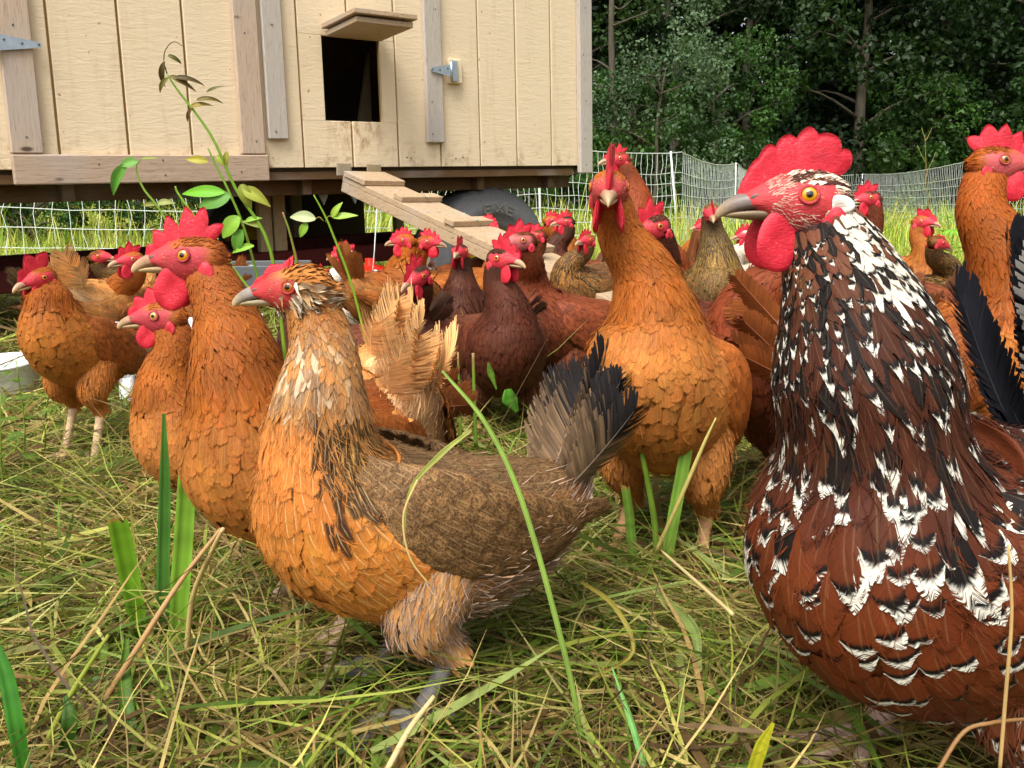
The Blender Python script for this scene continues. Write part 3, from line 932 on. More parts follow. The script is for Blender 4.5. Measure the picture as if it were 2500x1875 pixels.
# ------------------------------------------------------------------ hens
class Surf:
    """a tube swept along a spine: s = metres along it, th = angle round it (0 left, 90 up, 180 right, 270 down)"""
    def __init__(s, P, S, W, HU, HD, n=None, m=64, sub=1):
        P = np.asarray(P, float)
        T = np.gradient(P, axis=0); T /= np.linalg.norm(T, axis=1)[:, None] + 1e-12
        S = S - T * (S * T).sum(1)[:, None]; S /= np.linalg.norm(S, axis=1)[:, None] + 1e-12
        U = np.cross(T, S)
        th = np.linspace(0, 2 * np.pi, m, endpoint=False)
        c, si = np.cos(th), np.sin(th)
        Hh = np.where(si[None] > 0, HU[:, None], HD[:, None])
        s.V = P[:, None] + S[:, None] * (W[:, None] * c[None])[..., None] + U[:, None] * (Hh * si[None])[..., None]
        s.arc = np.concatenate([[0], np.cumsum(np.linalg.norm(np.diff(P, axis=0), axis=1))])
        s.L = s.arc[-1]; s.n, s.m = len(P), m
        ds = np.gradient(s.V, axis=0) / np.gradient(s.arc)[:, None, None]
        dt = (np.roll(s.V, -1, 1) - np.roll(s.V, 1, 1)) / (2 * (th[1] - th[0]))
        s.ms = np.linalg.norm(ds, axis=2); s.mt = np.linalg.norm(dt, axis=2)
        N = np.cross(ds, dt); N = -N
        out = s.V - P[:, None]
        N *= np.sign((N * out).sum(2))[..., None]
        s.N = N / (np.linalg.norm(N, axis=2)[..., None] + 1e-12)
        s.T = T
    def samp(s, A, i, f, j, g):
        j2 = (j + 1) % s.m
        if A.ndim == 3: f, g = f[..., None], g[..., None]
        return (A[i, j] * (1 - g) + A[i, j2] * g) * (1 - f) + (A[i + 1, j] * (1 - g) + A[i + 1, j2] * g) * f
    def idx(s, a, th):
        fi = np.interp(a, s.arc, np.arange(s.n))
        i = np.minimum(fi.astype(int), s.n - 2); f = fi - i
        fj = (th / (2 * np.pi) * s.m) % s.m
        j = fj.astype(int) % s.m
        return i, f, j, fj - np.floor(fj)
    def ev(s, a, th):
        k = s.idx(np.clip(a, 0, s.L), th)
        p, n = s.samp(s.V, *k), s.samp(s.N, *k)
        lo, hi = np.minimum(a, 0), np.maximum(a - s.L, 0)
        p = p + s.T[0] * lo[..., None] + s.T[-1] * hi[..., None]
        return p, n
    def met(s, a, th):
        k = s.idx(np.clip(a, 0, s.L), th)
        return s.samp(s.ms, *k), s.samp(s.mt, *k)

def feather_patch(surf, s, th, L, W, phi, lift, col, rng, na=6, nb=5, shape='round', alpha=None, curl=0.0, jag=.035, base_off=0.0):
    """feathers lying on a surface; returns verts, quads, colours (with alpha), fuv"""
    F = len(s)
    a = np.linspace(0, 1, na)[None, :, None]
    b = np.linspace(-1, 1, nb)[None, None, :]
    if shape == 'round':
        prof = np.minimum(1, (a / .42) ** .55) * (1 - .10 * a ** 3)
        arc = .30 * b ** 2 * a ** 2.5
    elif shape == 'hackle':
        prof = np.minimum(1, (a / .25) ** .6) * (1 - .72 * a ** 2.2)
        arc = .22 * b ** 2 * a ** 2
    else:                                     # strand
        prof = 1 - .9 * a
        arc = 0 * b * a
    tip = (a > .98) * 1.0
    x = L[:, None, None] * (a - arc + tip * rng.normal(0, jag, (F, 1, nb)))
    y = .5 * W[:, None, None] * prof * b + 0 * x
    if curl: y = y + (a ** 2) * (rng.normal(0, curl, F) * L)[:, None, None]
    cp, sp_ = np.cos(phi)[:, None, None], np.sin(phi)[:, None, None]
    ms, mt = surf.met(s, th)
    ms = np.maximum(ms, .35); mt = np.maximum(mt, .006)
    ds = (-x * cp + y * sp_) / ms[:, None, None]
    dth = (x * sp_ + y * cp) / mt[:, None, None]
    p, n = surf.ev(s[:, None, None] + ds, th[:, None, None] + dth)
    off = (base_off + rng.uniform(0, .0007, F))[:, None, None] - .0008 + lift[:, None, None] * a ** 1.4 - .10 * W[:, None, None] * (b ** 2) * prof
    p = p + n * off[..., None]
    vid = np.arange(F * na * nb).reshape(F, na, nb)
    q = np.stack([vid[:, :-1, :-1], vid[:, :-1, 1:], vid[:, 1:, 1:], vid[:, 1:, :-1]], -1).reshape(-1, 4)
    al = np.ones(F) if alpha is None else alpha
    cc = np.concatenate([col, al[:, None]], 1)
    cc = np.repeat(cc, na * nb, 0)
    rr = rng.uniform(0, 1, F)
    fuv = np.stack([np.broadcast_to(b, (F, na, nb)), np.broadcast_to(a, (F, na, nb)), np.broadcast_to(rr[:, None, None], (F, na, nb))], -1).reshape(-1, 3)
    return p.reshape(-1, 3), q, cc, fuv

class Plume:
    """joins feather groups into one mesh with a material per group"""
    def __init__(s): s.v, s.q, s.c, s.f, s.mi, s.mats, s.n = [], [], [], [], [], [], 0
    def add(s, g, mat):
        v, q, c, f = g
        if not len(v): return
        if mat not in s.mats: s.mats.append(mat)
        s.v.append(v); s.q.append(q + s.n); s.c.append(c); s.f.append(f)
        s.mi.append(np.full(len(q), s.mats.index(mat))); s.n += len(v)
    def build(s, name, parent):
        o = mk(name, np.concatenate(s.v), [np.concatenate(s.q)], [M[m] for m in s.mats], col=np.concatenate(s.c), fuv=np.concatenate(s.f), midx=np.concatenate(s.mi), parent=parent)
        return o

def rows(surf, s_hi, s_lo, Lf, Wf, rng, sp=.36, cover=.62, mask=None, th0=None, th1=None):
    """base points of overlapping rows, from the head end down to the tail end"""
    S_, T_ = [], []
    s = s_hi; k = 0
    while s > s_lo:
        L, W = Lf(s), Wf(s)
        i = int(np.interp(s, surf.arc, np.arange(surf.n)))
        circ = surf.mt[min(i, surf.n - 1)].mean() * 2 * np.pi
        if th0 is None:
            n = max(6, int(circ / (W * cover)))
            th = (np.arange(n) + .5 * (k % 2)) / n * 2 * np.pi
        else:
            n = max(3, int(circ * (th1 - th0) / (2 * np.pi) / (W * cover)))
            th = th0 + (np.arange(n) + .5 * (k % 2)) / n * (th1 - th0)
        th = th + rng.normal(0, .18, n) * 2 * np.pi / n * .8
        S_.append(np.full(n, s) + rng.normal(0, .10, n) * L); T_.append(th)
        s -= L * sp; k += 1
    S_, T_ = np.concatenate(S_), np.concatenate(T_) % (2 * np.pi)
    if mask is not None:
        ok = mask(S_, T_); S_, T_ = S_[ok], T_[ok]
    return S_, T_

def lerp(a, b, f):
    return np.asarray(a)[None] * (1 - f[:, None]) + np.asarray(b)[None] * f[:, None]

# colour schemes: each returns colours for (kk = place along the spine 0 tail .. 5 breast .. 6 neck root .. 9 head, th)
def scheme(t):
    S = {}
    if t == 'ginger':
        S = dict(neck=C(156, 88, 30), breast=C(184, 120, 60), back=C(150, 84, 36), wing=C(158, 90, 38), tail=C(150, 88, 42), fluff=C(206, 142, 84), head=C(172, 96, 40), leg=C(206, 160, 120))
    elif t == 'ginger_deep':
        S = dict(neck=C(144, 76, 20), breast=C(172, 106, 46), back=C(128, 66, 26), wing=C(134, 72, 28), tail=C(128, 72, 34), fluff=C(188, 118, 62), head=C(160, 84, 32), leg=C(222, 190, 160))
    elif t == 'buff':
        S = dict(neck=C(196, 132, 70), breast=C(206, 146, 84), back=C(200, 140, 78), wing=C(190, 126, 66), tail=C(222, 176, 118), fluff=C(226, 186, 136), head=C(190, 120, 60), leg=C(214, 176, 130))
    elif t == 'red':
        S = dict(neck=C(112, 52, 26), breast=C(98, 46, 26), back=C(120, 60, 32), wing=C(118, 58, 32), tail=C(104, 62, 38), fluff=C(126, 74, 46), head=C(104, 50, 28), leg=C(190, 150, 100))
    elif t == 'dark':
        S = dict(neck=C(78, 38, 24), breast=C(80, 40, 25), back=C(98, 50, 30), wing=C(92, 46, 28), tail=C(70, 46, 34), fluff=C(92, 54, 36), head=C(66, 36, 24), leg=C(180, 140, 90))
    elif t == 'partridge':
        S = dict(neck=C(150, 116, 58), breast=C(118, 88, 50), back=C(104, 78, 48), wing=C(96, 72, 46), tail=C(70, 56, 42), fluff=C(140, 116, 84), head=C(120, 82, 40), leg=C(130, 120, 100))
    elif t == 'white':
        S = dict(neck=C(226, 214, 194), breast=C(230, 218, 198), back=C(224, 212, 194), wing=C(222, 210, 192), tail=C(220, 208, 190), fluff=C(230, 220, 202), head=C(228, 214, 196), leg=C(214, 180, 90))
    elif t == 'black':
        S = dict(neck=C(26, 25, 28), breast=C(24, 23, 26), back=C(26, 25, 28), wing=C(28, 27, 32), tail=C(26, 26, 32), fluff=C(40, 36, 36), head=C(30, 28, 30), leg=C(80, 80, 84))
    elif t == 'speckled':
        S = dict(neck=C(66, 32, 18), breast=C(102, 46, 19), back=C(66, 32, 20), wing=C(92, 42, 24), tail=C(40, 28, 24), fluff=C(112, 66, 44), head=C(110, 66, 44), leg=C(222, 186, 170))
    elif t == 'bearded':
        S = dict(neck=C(178, 122, 66), breast=C(190, 118, 48), back=C(122, 92, 60), wing=C(128, 94, 58), tail=C(92, 82, 74), fluff=C(164, 148, 132), head=C(176, 112, 54), leg=C(112, 110, 106))
    return S

RED, PINK, DKRED = C(206, 38, 56), C(214, 82, 90), C(168, 40, 46)

def build_hen(h):
    """h: dict with Y, bx (pixel column of the body), yaw, sc, type, eye=(px,py), hy (head yaw, world degrees), ..."""
    rng = np.random.default_rng(h.get('seed', 1))
    q = h.get('q', 2)                                  # detail: 0 nearest .. 3 farthest
    sc, yaw = h.get('sc', 1.0), R(h['yaw'])
    Y = h['Y']
    X = px(h['bx'], 480, Y)[0]
    z0 = float(ground_z(X, Y)) + h.get('z', 0.0)
    root = empty('hen', (X, Y, z0), (0, 0, yaw), sc)
    tag(root, h['label'], 'hen', h.get('group', 'hens of the flock in the yard'))
    S = scheme(h['type'])
    if 'tint' in h: S = {k: v * np.array(h['tint']) for k, v in S.items()}
    def loc(p):                                        # world -> hen space
        d = (np.asarray(p) - np.array([X, Y, z0])) / sc
        c, s_ = math.cos(-yaw), math.sin(-yaw)
        return np.array([d[0] * c - d[1] * s_, d[0] * s_ + d[1] * c, d[2]])
    # ---- pose
    dz = h.get('dz', 0.0)
    fat = h.get('fat', 1.0)
    pit = R(h.get('pitch', 0))
    body = [(-.152, .262, .008, .008, .008), (-.134, .246, .034, .030, .036), (-.095, .224, .058, .050, .066), (-.04, .205, .072, .062, .082), (.02, .200, .076, .066, .088), (.066, .214, .068, .066, .080)]
    def rot(x, z):
        x, z = x, z - .20
        return np.array([x * math.cos(pit) - z * math.sin(pit), 0, .20 + dz + x * math.sin(pit) + z * math.cos(pit)])
    # keep a neck's length between breast and head: squat on the legs if need be
    if h.get('hp', 0) > -40:
        ez = loc(px(h['eye'][0], h['eye'][1], h.get('eY', Y)))[2]
        lack = h.get('gap', .098) - (ez - rot(.090, .250)[2])
        if lack > 0: dz -= min(lack, .07)
    K = []
    for (x, z, w_, hu, hd) in body:
        K.append(np.concatenate([rot(x, z), (0, 1, 0), (w_ * fat, hu * fat, hd * fat)]))
    # head frame
    eye_w = px(h['eye'][0], h['eye'][1], h.get('eY', Y))
    E = loc(eye_w)
    hy = R(h.get('hy', h['yaw'])) - yaw
    hp = R(h.get('hp', 0))
    hr = R(h.get('hr', 0))
    hf = np.array([math.cos(hy) * math.cos(hp), math.sin(hy) * math.cos(hp), math.sin(hp)])
    hs = np.array([-math.sin(hy), math.cos(hy), 0])
    hup = np.cross(hf, hs)
    if hr:
        hs, hup = hs * math.cos(hr) + hup * math.sin(hr), hup * math.cos(hr) - hs * math.sin(hr)
    # the named pixel is the near eye or, with eye_mid, the middle of the head
    if not h.get('eye_mid'):
        sgn = 1 if (hs @ loc((0, 0, CAM_Z)) - hs @ E) > 0 else -1
        E = E - hs * sgn * .0165
    HS = h.get('hs', 1.0)                              # head size
    def hd_(p):
        p = np.asarray(p, float) * HS
        return E + p[..., 0:1] * hf + p[..., 1:2] * hs + p[..., 2:3] * hup
    N0 = rot(.090, .250)
    Nend = hd_(np.array([-.0125, 0, -.012]))
    dist = np.linalg.norm(Nend - N0)
    d0 = rot(.090 + .35, .250 + .95) - N0; d0 /= np.linalg.norm(d0)
    de = np.array([0, 0, 1.0]) * .9 + hf * .45; de /= np.linalg.norm(de)
    c1, c2 = N0 + d0 * dist * .38, Nend - de * dist * .34
    nw = h.get('neck', 1.0)
    for t, r_ in ((0.0, .047), (.33, .0325 * nw), (.66, .0235 * nw), (1.0, .0195)):
        p = (1 - t) ** 3 * N0 + 3 * (1 - t) ** 2 * t * c1 + 3 * (1 - t) * t ** 2 * c2 + t ** 3 * Nend
        sd = np.array([0, 1.0, 0]) * (1 - t) + hs * t
        K.append(np.concatenate([p, sd, (r_ * (fat if t == 0 else 1), r_, r_ * 1.08)]))
    K = np.array(K)
    nS = 90
    KK = catmull(np.concatenate([K, np.arange(len(K))[:, None]], 1), nS)
    KK[:, 6:9] = np.maximum(KK[:, 6:9], .004)
    surf = Surf(KK[:, :3], KK[:, 3:6], KK[:, 6], KK[:, 7], KK[:, 8])
    kk_of = lambda s: np.interp(s, surf.arc, KK[:, 9])
    s_of = lambda k: np.interp(k, KK[:, 9], surf.arc)
    # head surface
    HK = np.array([(-.029, -.004, .004, .005, .005), (-.024, -.004, .0125, .012, .013), (-.014, -.003, .0170, .0165, .018), (-.002, -.003, .0174, .0170, .0205), (.010, -.0035, .0152, .0150, .0180),
                   (.0195, -.0052, .0118, .0120, .0100), (.0265, -.0062, .0092, .0092, .0038), (.0315, -.0072, .0066, .0070, .0022)])
    HH = catmull(HK, 30)
    HP = hd_(np.stack([HH[:, 0], 0 * HH[:, 0], HH[:, 1]], -1))
    HH[:, 2:] = np.maximum(HH[:, 2:], .003) * HS
    hsurf = Surf(HP, np.tile(hs, (30, 1)), HH[:, 2], HH[:, 3], HH[:, 4], m=40)
    # ---- thighs
    hock = h.get('hock', .066) + min(0, dz) * .5
    thighs = []
    for k, sg in enumerate((1, -1)):
        fx = h.get('feet', ((.0, 0), (.0, 0)))[k]
        top = rot(-.012, .185); top[1] = sg * .038 * fat
        hk = np.array([-.018 + fx[0], sg * .043, hock + fx[1]])
        mid = top * .45 + hk * .55 + np.array([.020, sg * .004, 0])
        m2 = top * .18 + hk * .82 + np.array([.010, 0, 0])
        tk = np.array([np.concatenate([top, (.036, .044)]), np.concatenate([mid, (.027, .032)]), np.concatenate([m2, (.016, .018)]), np.concatenate([hk, (.012, .013)])])
        tk = catmull(tk, 22)[::-1]                     # from the hock up, so feathers point down
        sf = Surf(tk[:, :3], np.tile(np.array([0, 1.0, 0]), (22, 1)), tk[:, 3], tk[:, 4], tk[:, 4], m=32)
        thighs.append((sf, hk, fx, sg))
    # ---- body mesh: torso + neck + head + legs, one object
    mb = MB()
    kk = KK[:, 9]
    base = np.zeros((nS, 3))
    fz = np.clip((kk - 5.2) / 1.6, 0, 1)
    base = lerp(S['breast'], S['neck'], fz)
    base = np.where((kk < 3)[:, None], lerp(S['back'], S['breast'], np.clip(kk / 3, 0, 1)), base) * .95
    mb.add(surf.V - surf.N * .0032 * np.minimum(1, KK[:, 6] / .02)[:, None, None], q=gridq(nS, surf.m, True), c=np.repeat(base, surf.m, 0))
    face = h.get('face', RED * .75 + PINK * .25)
    hc = np.repeat(np.tile(face, (30, 1))[:, None], 40, 1)
    thh = np.linspace(0, 2 * np.pi, 40, endpoint=False)
    crown = (sm(.45, .75, np.sin(thh))[None] * sm(.018, .004, HH[:, 0])[:, None] + sm(-.012, -.02, HH[:, 0])[:, None]).clip(0, 1)
    hc = hc * (1 - crown[..., None]) + S['head'][None, None] * crown[..., None]
    capv = np.concatenate([hsurf.V.reshape(-1, 3), HP[:1], HP[-1:]])
    capt = [(1200, (k + 1) % 40, k) for k in range(40)] + [(1201, 29 * 40 + k, 29 * 40 + (k + 1) % 40) for k in range(40)]
    mb.add(capv, q=gridq(30, 40, True), t=capt, c=np.concatenate([hc.reshape(-1, 3), S['head'][None], face[None]]))
    for sf, hk, fx, sg in thighs:
        mb.add(sf.V - sf.N * .003, q=gridq(sf.n, sf.m, True), c=S['fluff'] * .7)
        up = 0.0 if fx[1] == 0 else fx[1] * .9
        ank = np.array([.012 + fx[0], hk[1] + sg * .003, .012 + up])
        lc = S['leg'] * .9
        shr = np.interp(np.linspace(0, 1, 30), np.linspace(0, 1, 10), [.011, .0105, .0092, .0080, .0072, .0069, .0071, .0075, .0082, .007]) * (1 + .045 * np.cos(np.arange(30) * np.pi))
        mb.tube(catmull([hk + (0, 0, .012), hk, (hk + ank) / 2 + (.001, 0, 0), ank + (-.002, 0, .008), ank], 30), shr, 10, c=lc * (1 + .10 * np.cos(np.arange(30) * np.pi))[:, None])
        for an, L in ((0, .058), (.55, .046), (-.55, .046), (math.pi, .026)):
            d = np.array([math.cos(an), math.sin(an), 0])
            p0 = ank + (0, 0, -.003)
            e = p0 + d * L + np.array([0, 0, -.006])
            mid = p0 + d * L * .5 + np.array([0, 0, .002])
            mb.tube(catmull([p0, mid, e, e + d * .010 + (0, 0, -.004)], 9), [.0068, .0062, .0058, .005, .0048, .0046, .0042, .0024, .0008], 8, c=lc)
    bo = mb.build('body', M['skin'], root, smooth=True)
    # ---- plumage
    pl = Plume()
    na, nb = ((7, 7), (6, 5), (5, 3), (4, 3))[q]
    fs = (1.0, 1.0, 1.3, 1.7)[q] * h.get('fs', 1.0)
    Lk = lambda s: fs * np.interp(kk_of(s), (0, 1, 3, 4.3, 5.4, 6.2, 7.2, 8.3, 9), (.040, .038, .034, .030, .026, .031, .031, .019, .010))
    Wk = lambda s: fs * np.interp(kk_of(s), (0, 1, 3, 4.3, 5.4, 6.2, 7.2, 8.3, 9), (.022, .024, .024, .021, .018, .013, .0085, .0062, .0048))
    if h.get('scaly'): pass
    ss, tt = rows(surf, s_of(8.97), s_of(.25), Lk, Wk, rng, sp=.27, cover=.54)
    k_ = kk_of(ss)
    sn, cn = np.sin(tt), np.cos(tt)
    L = np.array([Lk(s) for s in ss]) * rng.uniform(.85, 1.15, len(ss))
    W = np.array([Wk(s) for s in ss]) * rng.uniform(.85, 1.15, len(ss))
    hack = (k_ > 6.0 + .7 * sm(.1, -.6, sn))
    drape = (k_ > 5.6) & (k_ < 7.0) & (sn > -.35)      # long hackle over the shoulders
    L = np.where(drape, L * 1.55, L)
    phi = np.where(k_ < 5.3, -.30 * cn, 0) + rng.normal(0, .10, len(ss))
    lift = L * .030 * rng.uniform(.4, 1.6, len(ss)) + .0006
    colr = lerp(S['breast'], S['neck'], sm(5.4, 6.6, k_))
    bk = sm(.15, .6, sn) * (sm(6.0, 5.4, k_) if h['type'] == 'bearded' else sm(5.6, 4.8, k_))
    colr = colr * (1 - bk[:, None]) + S['back'][None] * bk[:, None]
    vent = sm(2.6, 1.4, k_) * sm(.2, -.3, sn)
    colr = colr * (1 - vent[:, None]) + S['fluff'][None] * vent[:, None]
    hd2 = sm(8.0, 8.9, k_)
    colr = colr * (1 - hd2[:, None]) + S['head'][None] * hd2[:, None]
    colr = colr * rng.uniform(.88, 1.12, (len(ss), 1)) * (1 + rng.normal(0, .03, (len(ss), 3)))
    alpha = np.ones(len(ss))
    ty = h['type']
    mround, mhack = ('feather_shaft', 'feather_shaft') if ty == 'bearded' else ('feather', 'feather')
    if ty in ('dark', 'red', 'black', 'white'): mround = mhack = 'feather_dark'
    if ty == 'partridge': mround, mhack = 'feather_grizzled', 'feather_laced'
    if ty == 'speckled':
        mround = mhack = 'feather_spangled'
        alpha = np.clip(rng.normal(.72, .20, len(ss)), 0, 1.0)
        alpha = np.where(rng.uniform(0, 1, len(ss)) < .46, 0.0, alpha)
        nk = sm(5.6, 7.0, k_)
        alpha = np.where((k_ > 6) & (rng.uniform(0, 1, len(ss)) < .22), rng.uniform(.4, 1.0, len(ss)), alpha)
        blk = (rng.uniform(0, 1, len(ss)) < .38 * nk + .26 * sm(.1, .5, sn))
        colr = np.where(blk[:, None], C(26, 18, 15)[None] * rng.uniform(.8, 1.3, (len(ss), 1)), colr)
        wh_ = (k_ > 8.0) & (sn > -.1) & (rng.uniform(0, 1, len(ss)) < .5)
        colr = np.where(wh_[:, None], C(222, 212, 192)[None], colr)
    if ty == 'bearded':
        # bare greyish neck, gold and black hackle cape, golden breast, grizzled back
        fr = sm(.25, -.35, sn)                          # front of the neck
        g = sm(6.9, 7.4, k_) * sm(8.9, 8.3, k_) * (.55 + .45 * fr)
        gcol = np.array([C(186, 136, 82), C(150, 122, 96), C(204, 184, 154), C(116, 94, 76), C(180, 118, 60)])[rng.integers(0, 5, len(ss))]
        colr = colr * (1 - .75 * g[:, None]) + gcol * .75 * g[:, None]
        cape = sm(5.5, 5.9, k_) * sm(7.3, 6.9, k_)
        ccol = lerp(C(196, 150, 78), C(176, 112, 50), rng.uniform(0, 1, len(ss)))
        ccol = ccol * (1 - fr[:, None]) + C(196, 112, 44)[None] * fr[:, None]
        colr = colr * (1 - .8 * cape[:, None]) + ccol * .8 * cape[:, None]
    grp = np.zeros(len(ss), int)
    grp[hack] = 1
    if ty == 'bearded':
        grp[(k_ < 4.9) & (sn > -.15 + .25 * (k_ - 2.5))] = 2
        grp[(k_ < 5.7) & (sn > .25)] = 2
        grp[(k_ > 5.5) & (k_ < 7.15) & (sn > -.30)] = 3
    for gi, (mat, shp) in enumerate(((mround, 'round'), (mhack, 'hackle'), ('feather_grizzled', 'round'), ('feather_laced', 'hackle'))):
        o_ = grp == gi
        if not o_.any(): continue
        pl.add(feather_patch(surf, ss[o_], tt[o_], L[o_], W[o_] * (1.25 if shp == 'hackle' else 1.0), phi[o_], lift[o_], colr[o_], rng, na, nb, shp, alpha[o_], curl=.10 if shp == 'hackle' else .04), mat)
    # crown and nape feathers on the head
    ln = (.0085 if h['type'] != 'bearded' else .013) * (1 if q < 2 else 1.5)
    bare = h.get('bare', .60)
    def hmask(s, t):
        x = np.interp(s, hsurf.arc, HH[:, 0])
        sn_ = np.sin(t)
        return ((sn_ > bare) & (x < .012)) | (x < -.017) | ((x < -.003) & (sn_ < -.35))
    hs_, ht_ = rows(hsurf, np.interp(.012, HH[:, 0], hsurf.arc), 0.002, lambda s: ln, lambda s: ln * .45, rng, sp=.30, cover=.6, mask=hmask)
    if len(hs_):
        hcw = np.tile(S['head'], (len(hs_), 1)) * rng.uniform(.75, 1.25, (len(hs_), 1))
        if ty == 'speckled':
            hcw = np.where((rng.uniform(0, 1, len(hs_)) < .55)[:, None], C(226, 214, 190)[None], C(70, 42, 30)[None]) * rng.uniform(.8, 1.1, (len(hs_), 1))
        pl.add(feather_patch(hsurf, hs_, ht_, np.full(len(hs_), ln) * rng.uniform(.8, 1.3, len(hs_)), np.full(len(hs_), ln * .5), rng.normal(0, .15, len(hs_)), np.full(len(hs_), .0016 if ty != 'bearded' else .0036), hcw, rng, 4, 3, 'hackle'), 'down')
    if q <= 1:
        # fine bristles over the face skin
        nf = 1900 if ty == 'speckled' else 600 if q == 0 else 260
        xs = rng.uniform(-.022, .022, nf); ts = rng.uniform(0, 2 * np.pi, nf)
        okk = (np.sin(ts) > -.75) & ~((np.abs(xs) < .010) & (np.abs(np.sin(ts) - .17) < .55))
        xs, ts = xs[okk], ts[okk]; nf = len(xs)
        cb_ = np.tile(C(236, 200, 178) if ty == 'speckled' else C(206, 150, 110), (nf, 1)) * rng.uniform(.8, 1.1, (nf, 1))
        pl.add(feather_patch(hsurf, np.interp(xs, HH[:, 0], hsurf.arc), ts, rng.uniform(.003, .0075, nf), rng.uniform(.0004, .0008, nf), rng.normal(.0, .3, nf), np.full(nf, .0012), cb_, rng, 3, 2, 'strand'), 'down')
    if h.get('muffs'):
        # ear tufts and beard
        n_ = 460
        xs = rng.normal(-.009, .006, n_); ts = np.where(rng.uniform(0, 1, n_) < .5, rng.normal(-.42, .36, n_), np.pi - rng.normal(-.42, .36, n_))
        pal = np.array([C(190, 150, 104), C(210, 194, 170), C(120, 96, 74), C(166, 118, 70), C(200, 172, 136)])
        cb_ = pal[rng.integers(0, 5, n_)]
        pl.add(feather_patch(hsurf, np.interp(xs, HH[:, 0], hsurf.arc), ts % (2 * np.pi), rng.uniform(.010, .017, n_), rng.uniform(.003, .0055, n_), rng.normal(0, .3, n_) + np.where(np.cos(ts) > 0, -.7, .7), rng.uniform(.004, .0125, n_), cb_, rng, 4, 3, 'hackle'), 'down')
        n_ = 160
        xs = rng.uniform(-.006, .018, n_); ts = rng.normal(1.5 * np.pi, .5, n_)
        cb_ = np.array([C(206, 190, 164), C(190, 160, 120), C(226, 214, 196)])[rng.integers(0, 3, n_)]
        pl.add(feather_patch(hsurf, np.interp(xs, HH[:, 0], hsurf.arc), ts, rng.uniform(.006, .012, n_), rng.uniform(.0015, .003, n_), rng.normal(0, .2, n_), rng.uniform(.003, .006, n_), cb_, rng, 4, 3, 'hackle'), 'down')
    # thighs
    for sf, hk, fx, sg in thighs:
        Lt = lambda s: fs * .022
        Wt = lambda s: fs * .010
        ts_, tt_ = rows(sf, sf.L * .98, .004, Lt, Wt, rng, sp=.30, cover=.6)
        n_ = len(ts_)
        ct = lerp(S['fluff'], S['breast'], rng.uniform(.2, .9, n_)) * rng.uniform(.8, 1.15, (n_, 1))
        if ty == 'bearded': ct = lerp(C(196, 150, 98), C(184, 124, 66), rng.uniform(0, 1, n_)) * rng.uniform(.88, 1.08, (n_, 1))
        al = np.clip(rng.normal(.5, .3, n_), 0, 1)
        pl.add(feather_patch(sf, ts_, tt_, np.full(n_, fs * .022) * rng.uniform(.8, 1.2, n_), np.full(n_, fs * .010), rng.normal(0, .15, n_), np.full(n_, .0022), ct, rng, na, nb, 'hackle', al), 'feather_spangled' if ty == 'speckled' else 'feather')
    # loose down on the belly, vent and thighs
    nd = (3600, 1300, 400, 0)[q]
    if nd:
        sd = s_of(rng.uniform(.5, 3.6, nd)); td = rng.normal(1.5 * np.pi, .75, nd)
        cd = lerp(S['fluff'], S['breast'], rng.uniform(0, .5, nd)) * rng.uniform(.8, 1.25, (nd, 1))
        pl.add(feather_patch(surf, sd, td, rng.uniform(.018, .042, nd) * fs, rng.uniform(.0009, .0018, nd) * (1 if q < 2 else 2), rng.normal(0, .35, nd), rng.uniform(.004, .012, nd), cd, rng, 4, 2, 'strand', curl=.12), 'down')
        for sf, hk, fx, sg in thighs:
            n_ = nd // 4
            pl.add(feather_patch(sf, rng.uniform(.15, 1, n_) * sf.L, rng.uniform(0, 2 * np.pi, n_), rng.uniform(.012, .026, n_), rng.uniform(.0009, .0016, n_) * (1 if q < 2 else 2), rng.normal(0, .3, n_), rng.uniform(.003, .007, n_), cd[:n_], rng, 4, 2, 'strand', curl=.12), 'down')
        # hair-fine edges to the contour feathers
        n_ = nd
        sd = s_of(rng.uniform(1, 7.2, n_)); td = rng.uniform(0, 2 * np.pi, n_)
        kq = kk_of(sd); cd = lerp(S['breast'], S['neck'], sm(5.2, 6.4, kq)) * rng.uniform(.8, 1.4, (n_, 1))
        cd = np.where(((np.sin(td) > -.1) & (kq < 5.7))[:, None], S['back'][None] * rng.uniform(.8, 1.3, (n_, 1)), cd)
        pl.add(feather_patch(surf, sd, td, rng.uniform(.012, .022, n_), rng.uniform(.0005, .0009, n_), rng.normal(0, .4, n_), rng.uniform(.003, .006, n_), cd, rng, 3, 2, 'strand', curl=.1), 'down')
    po = pl.build('plumage', root); po['kind'] = 'stuff'
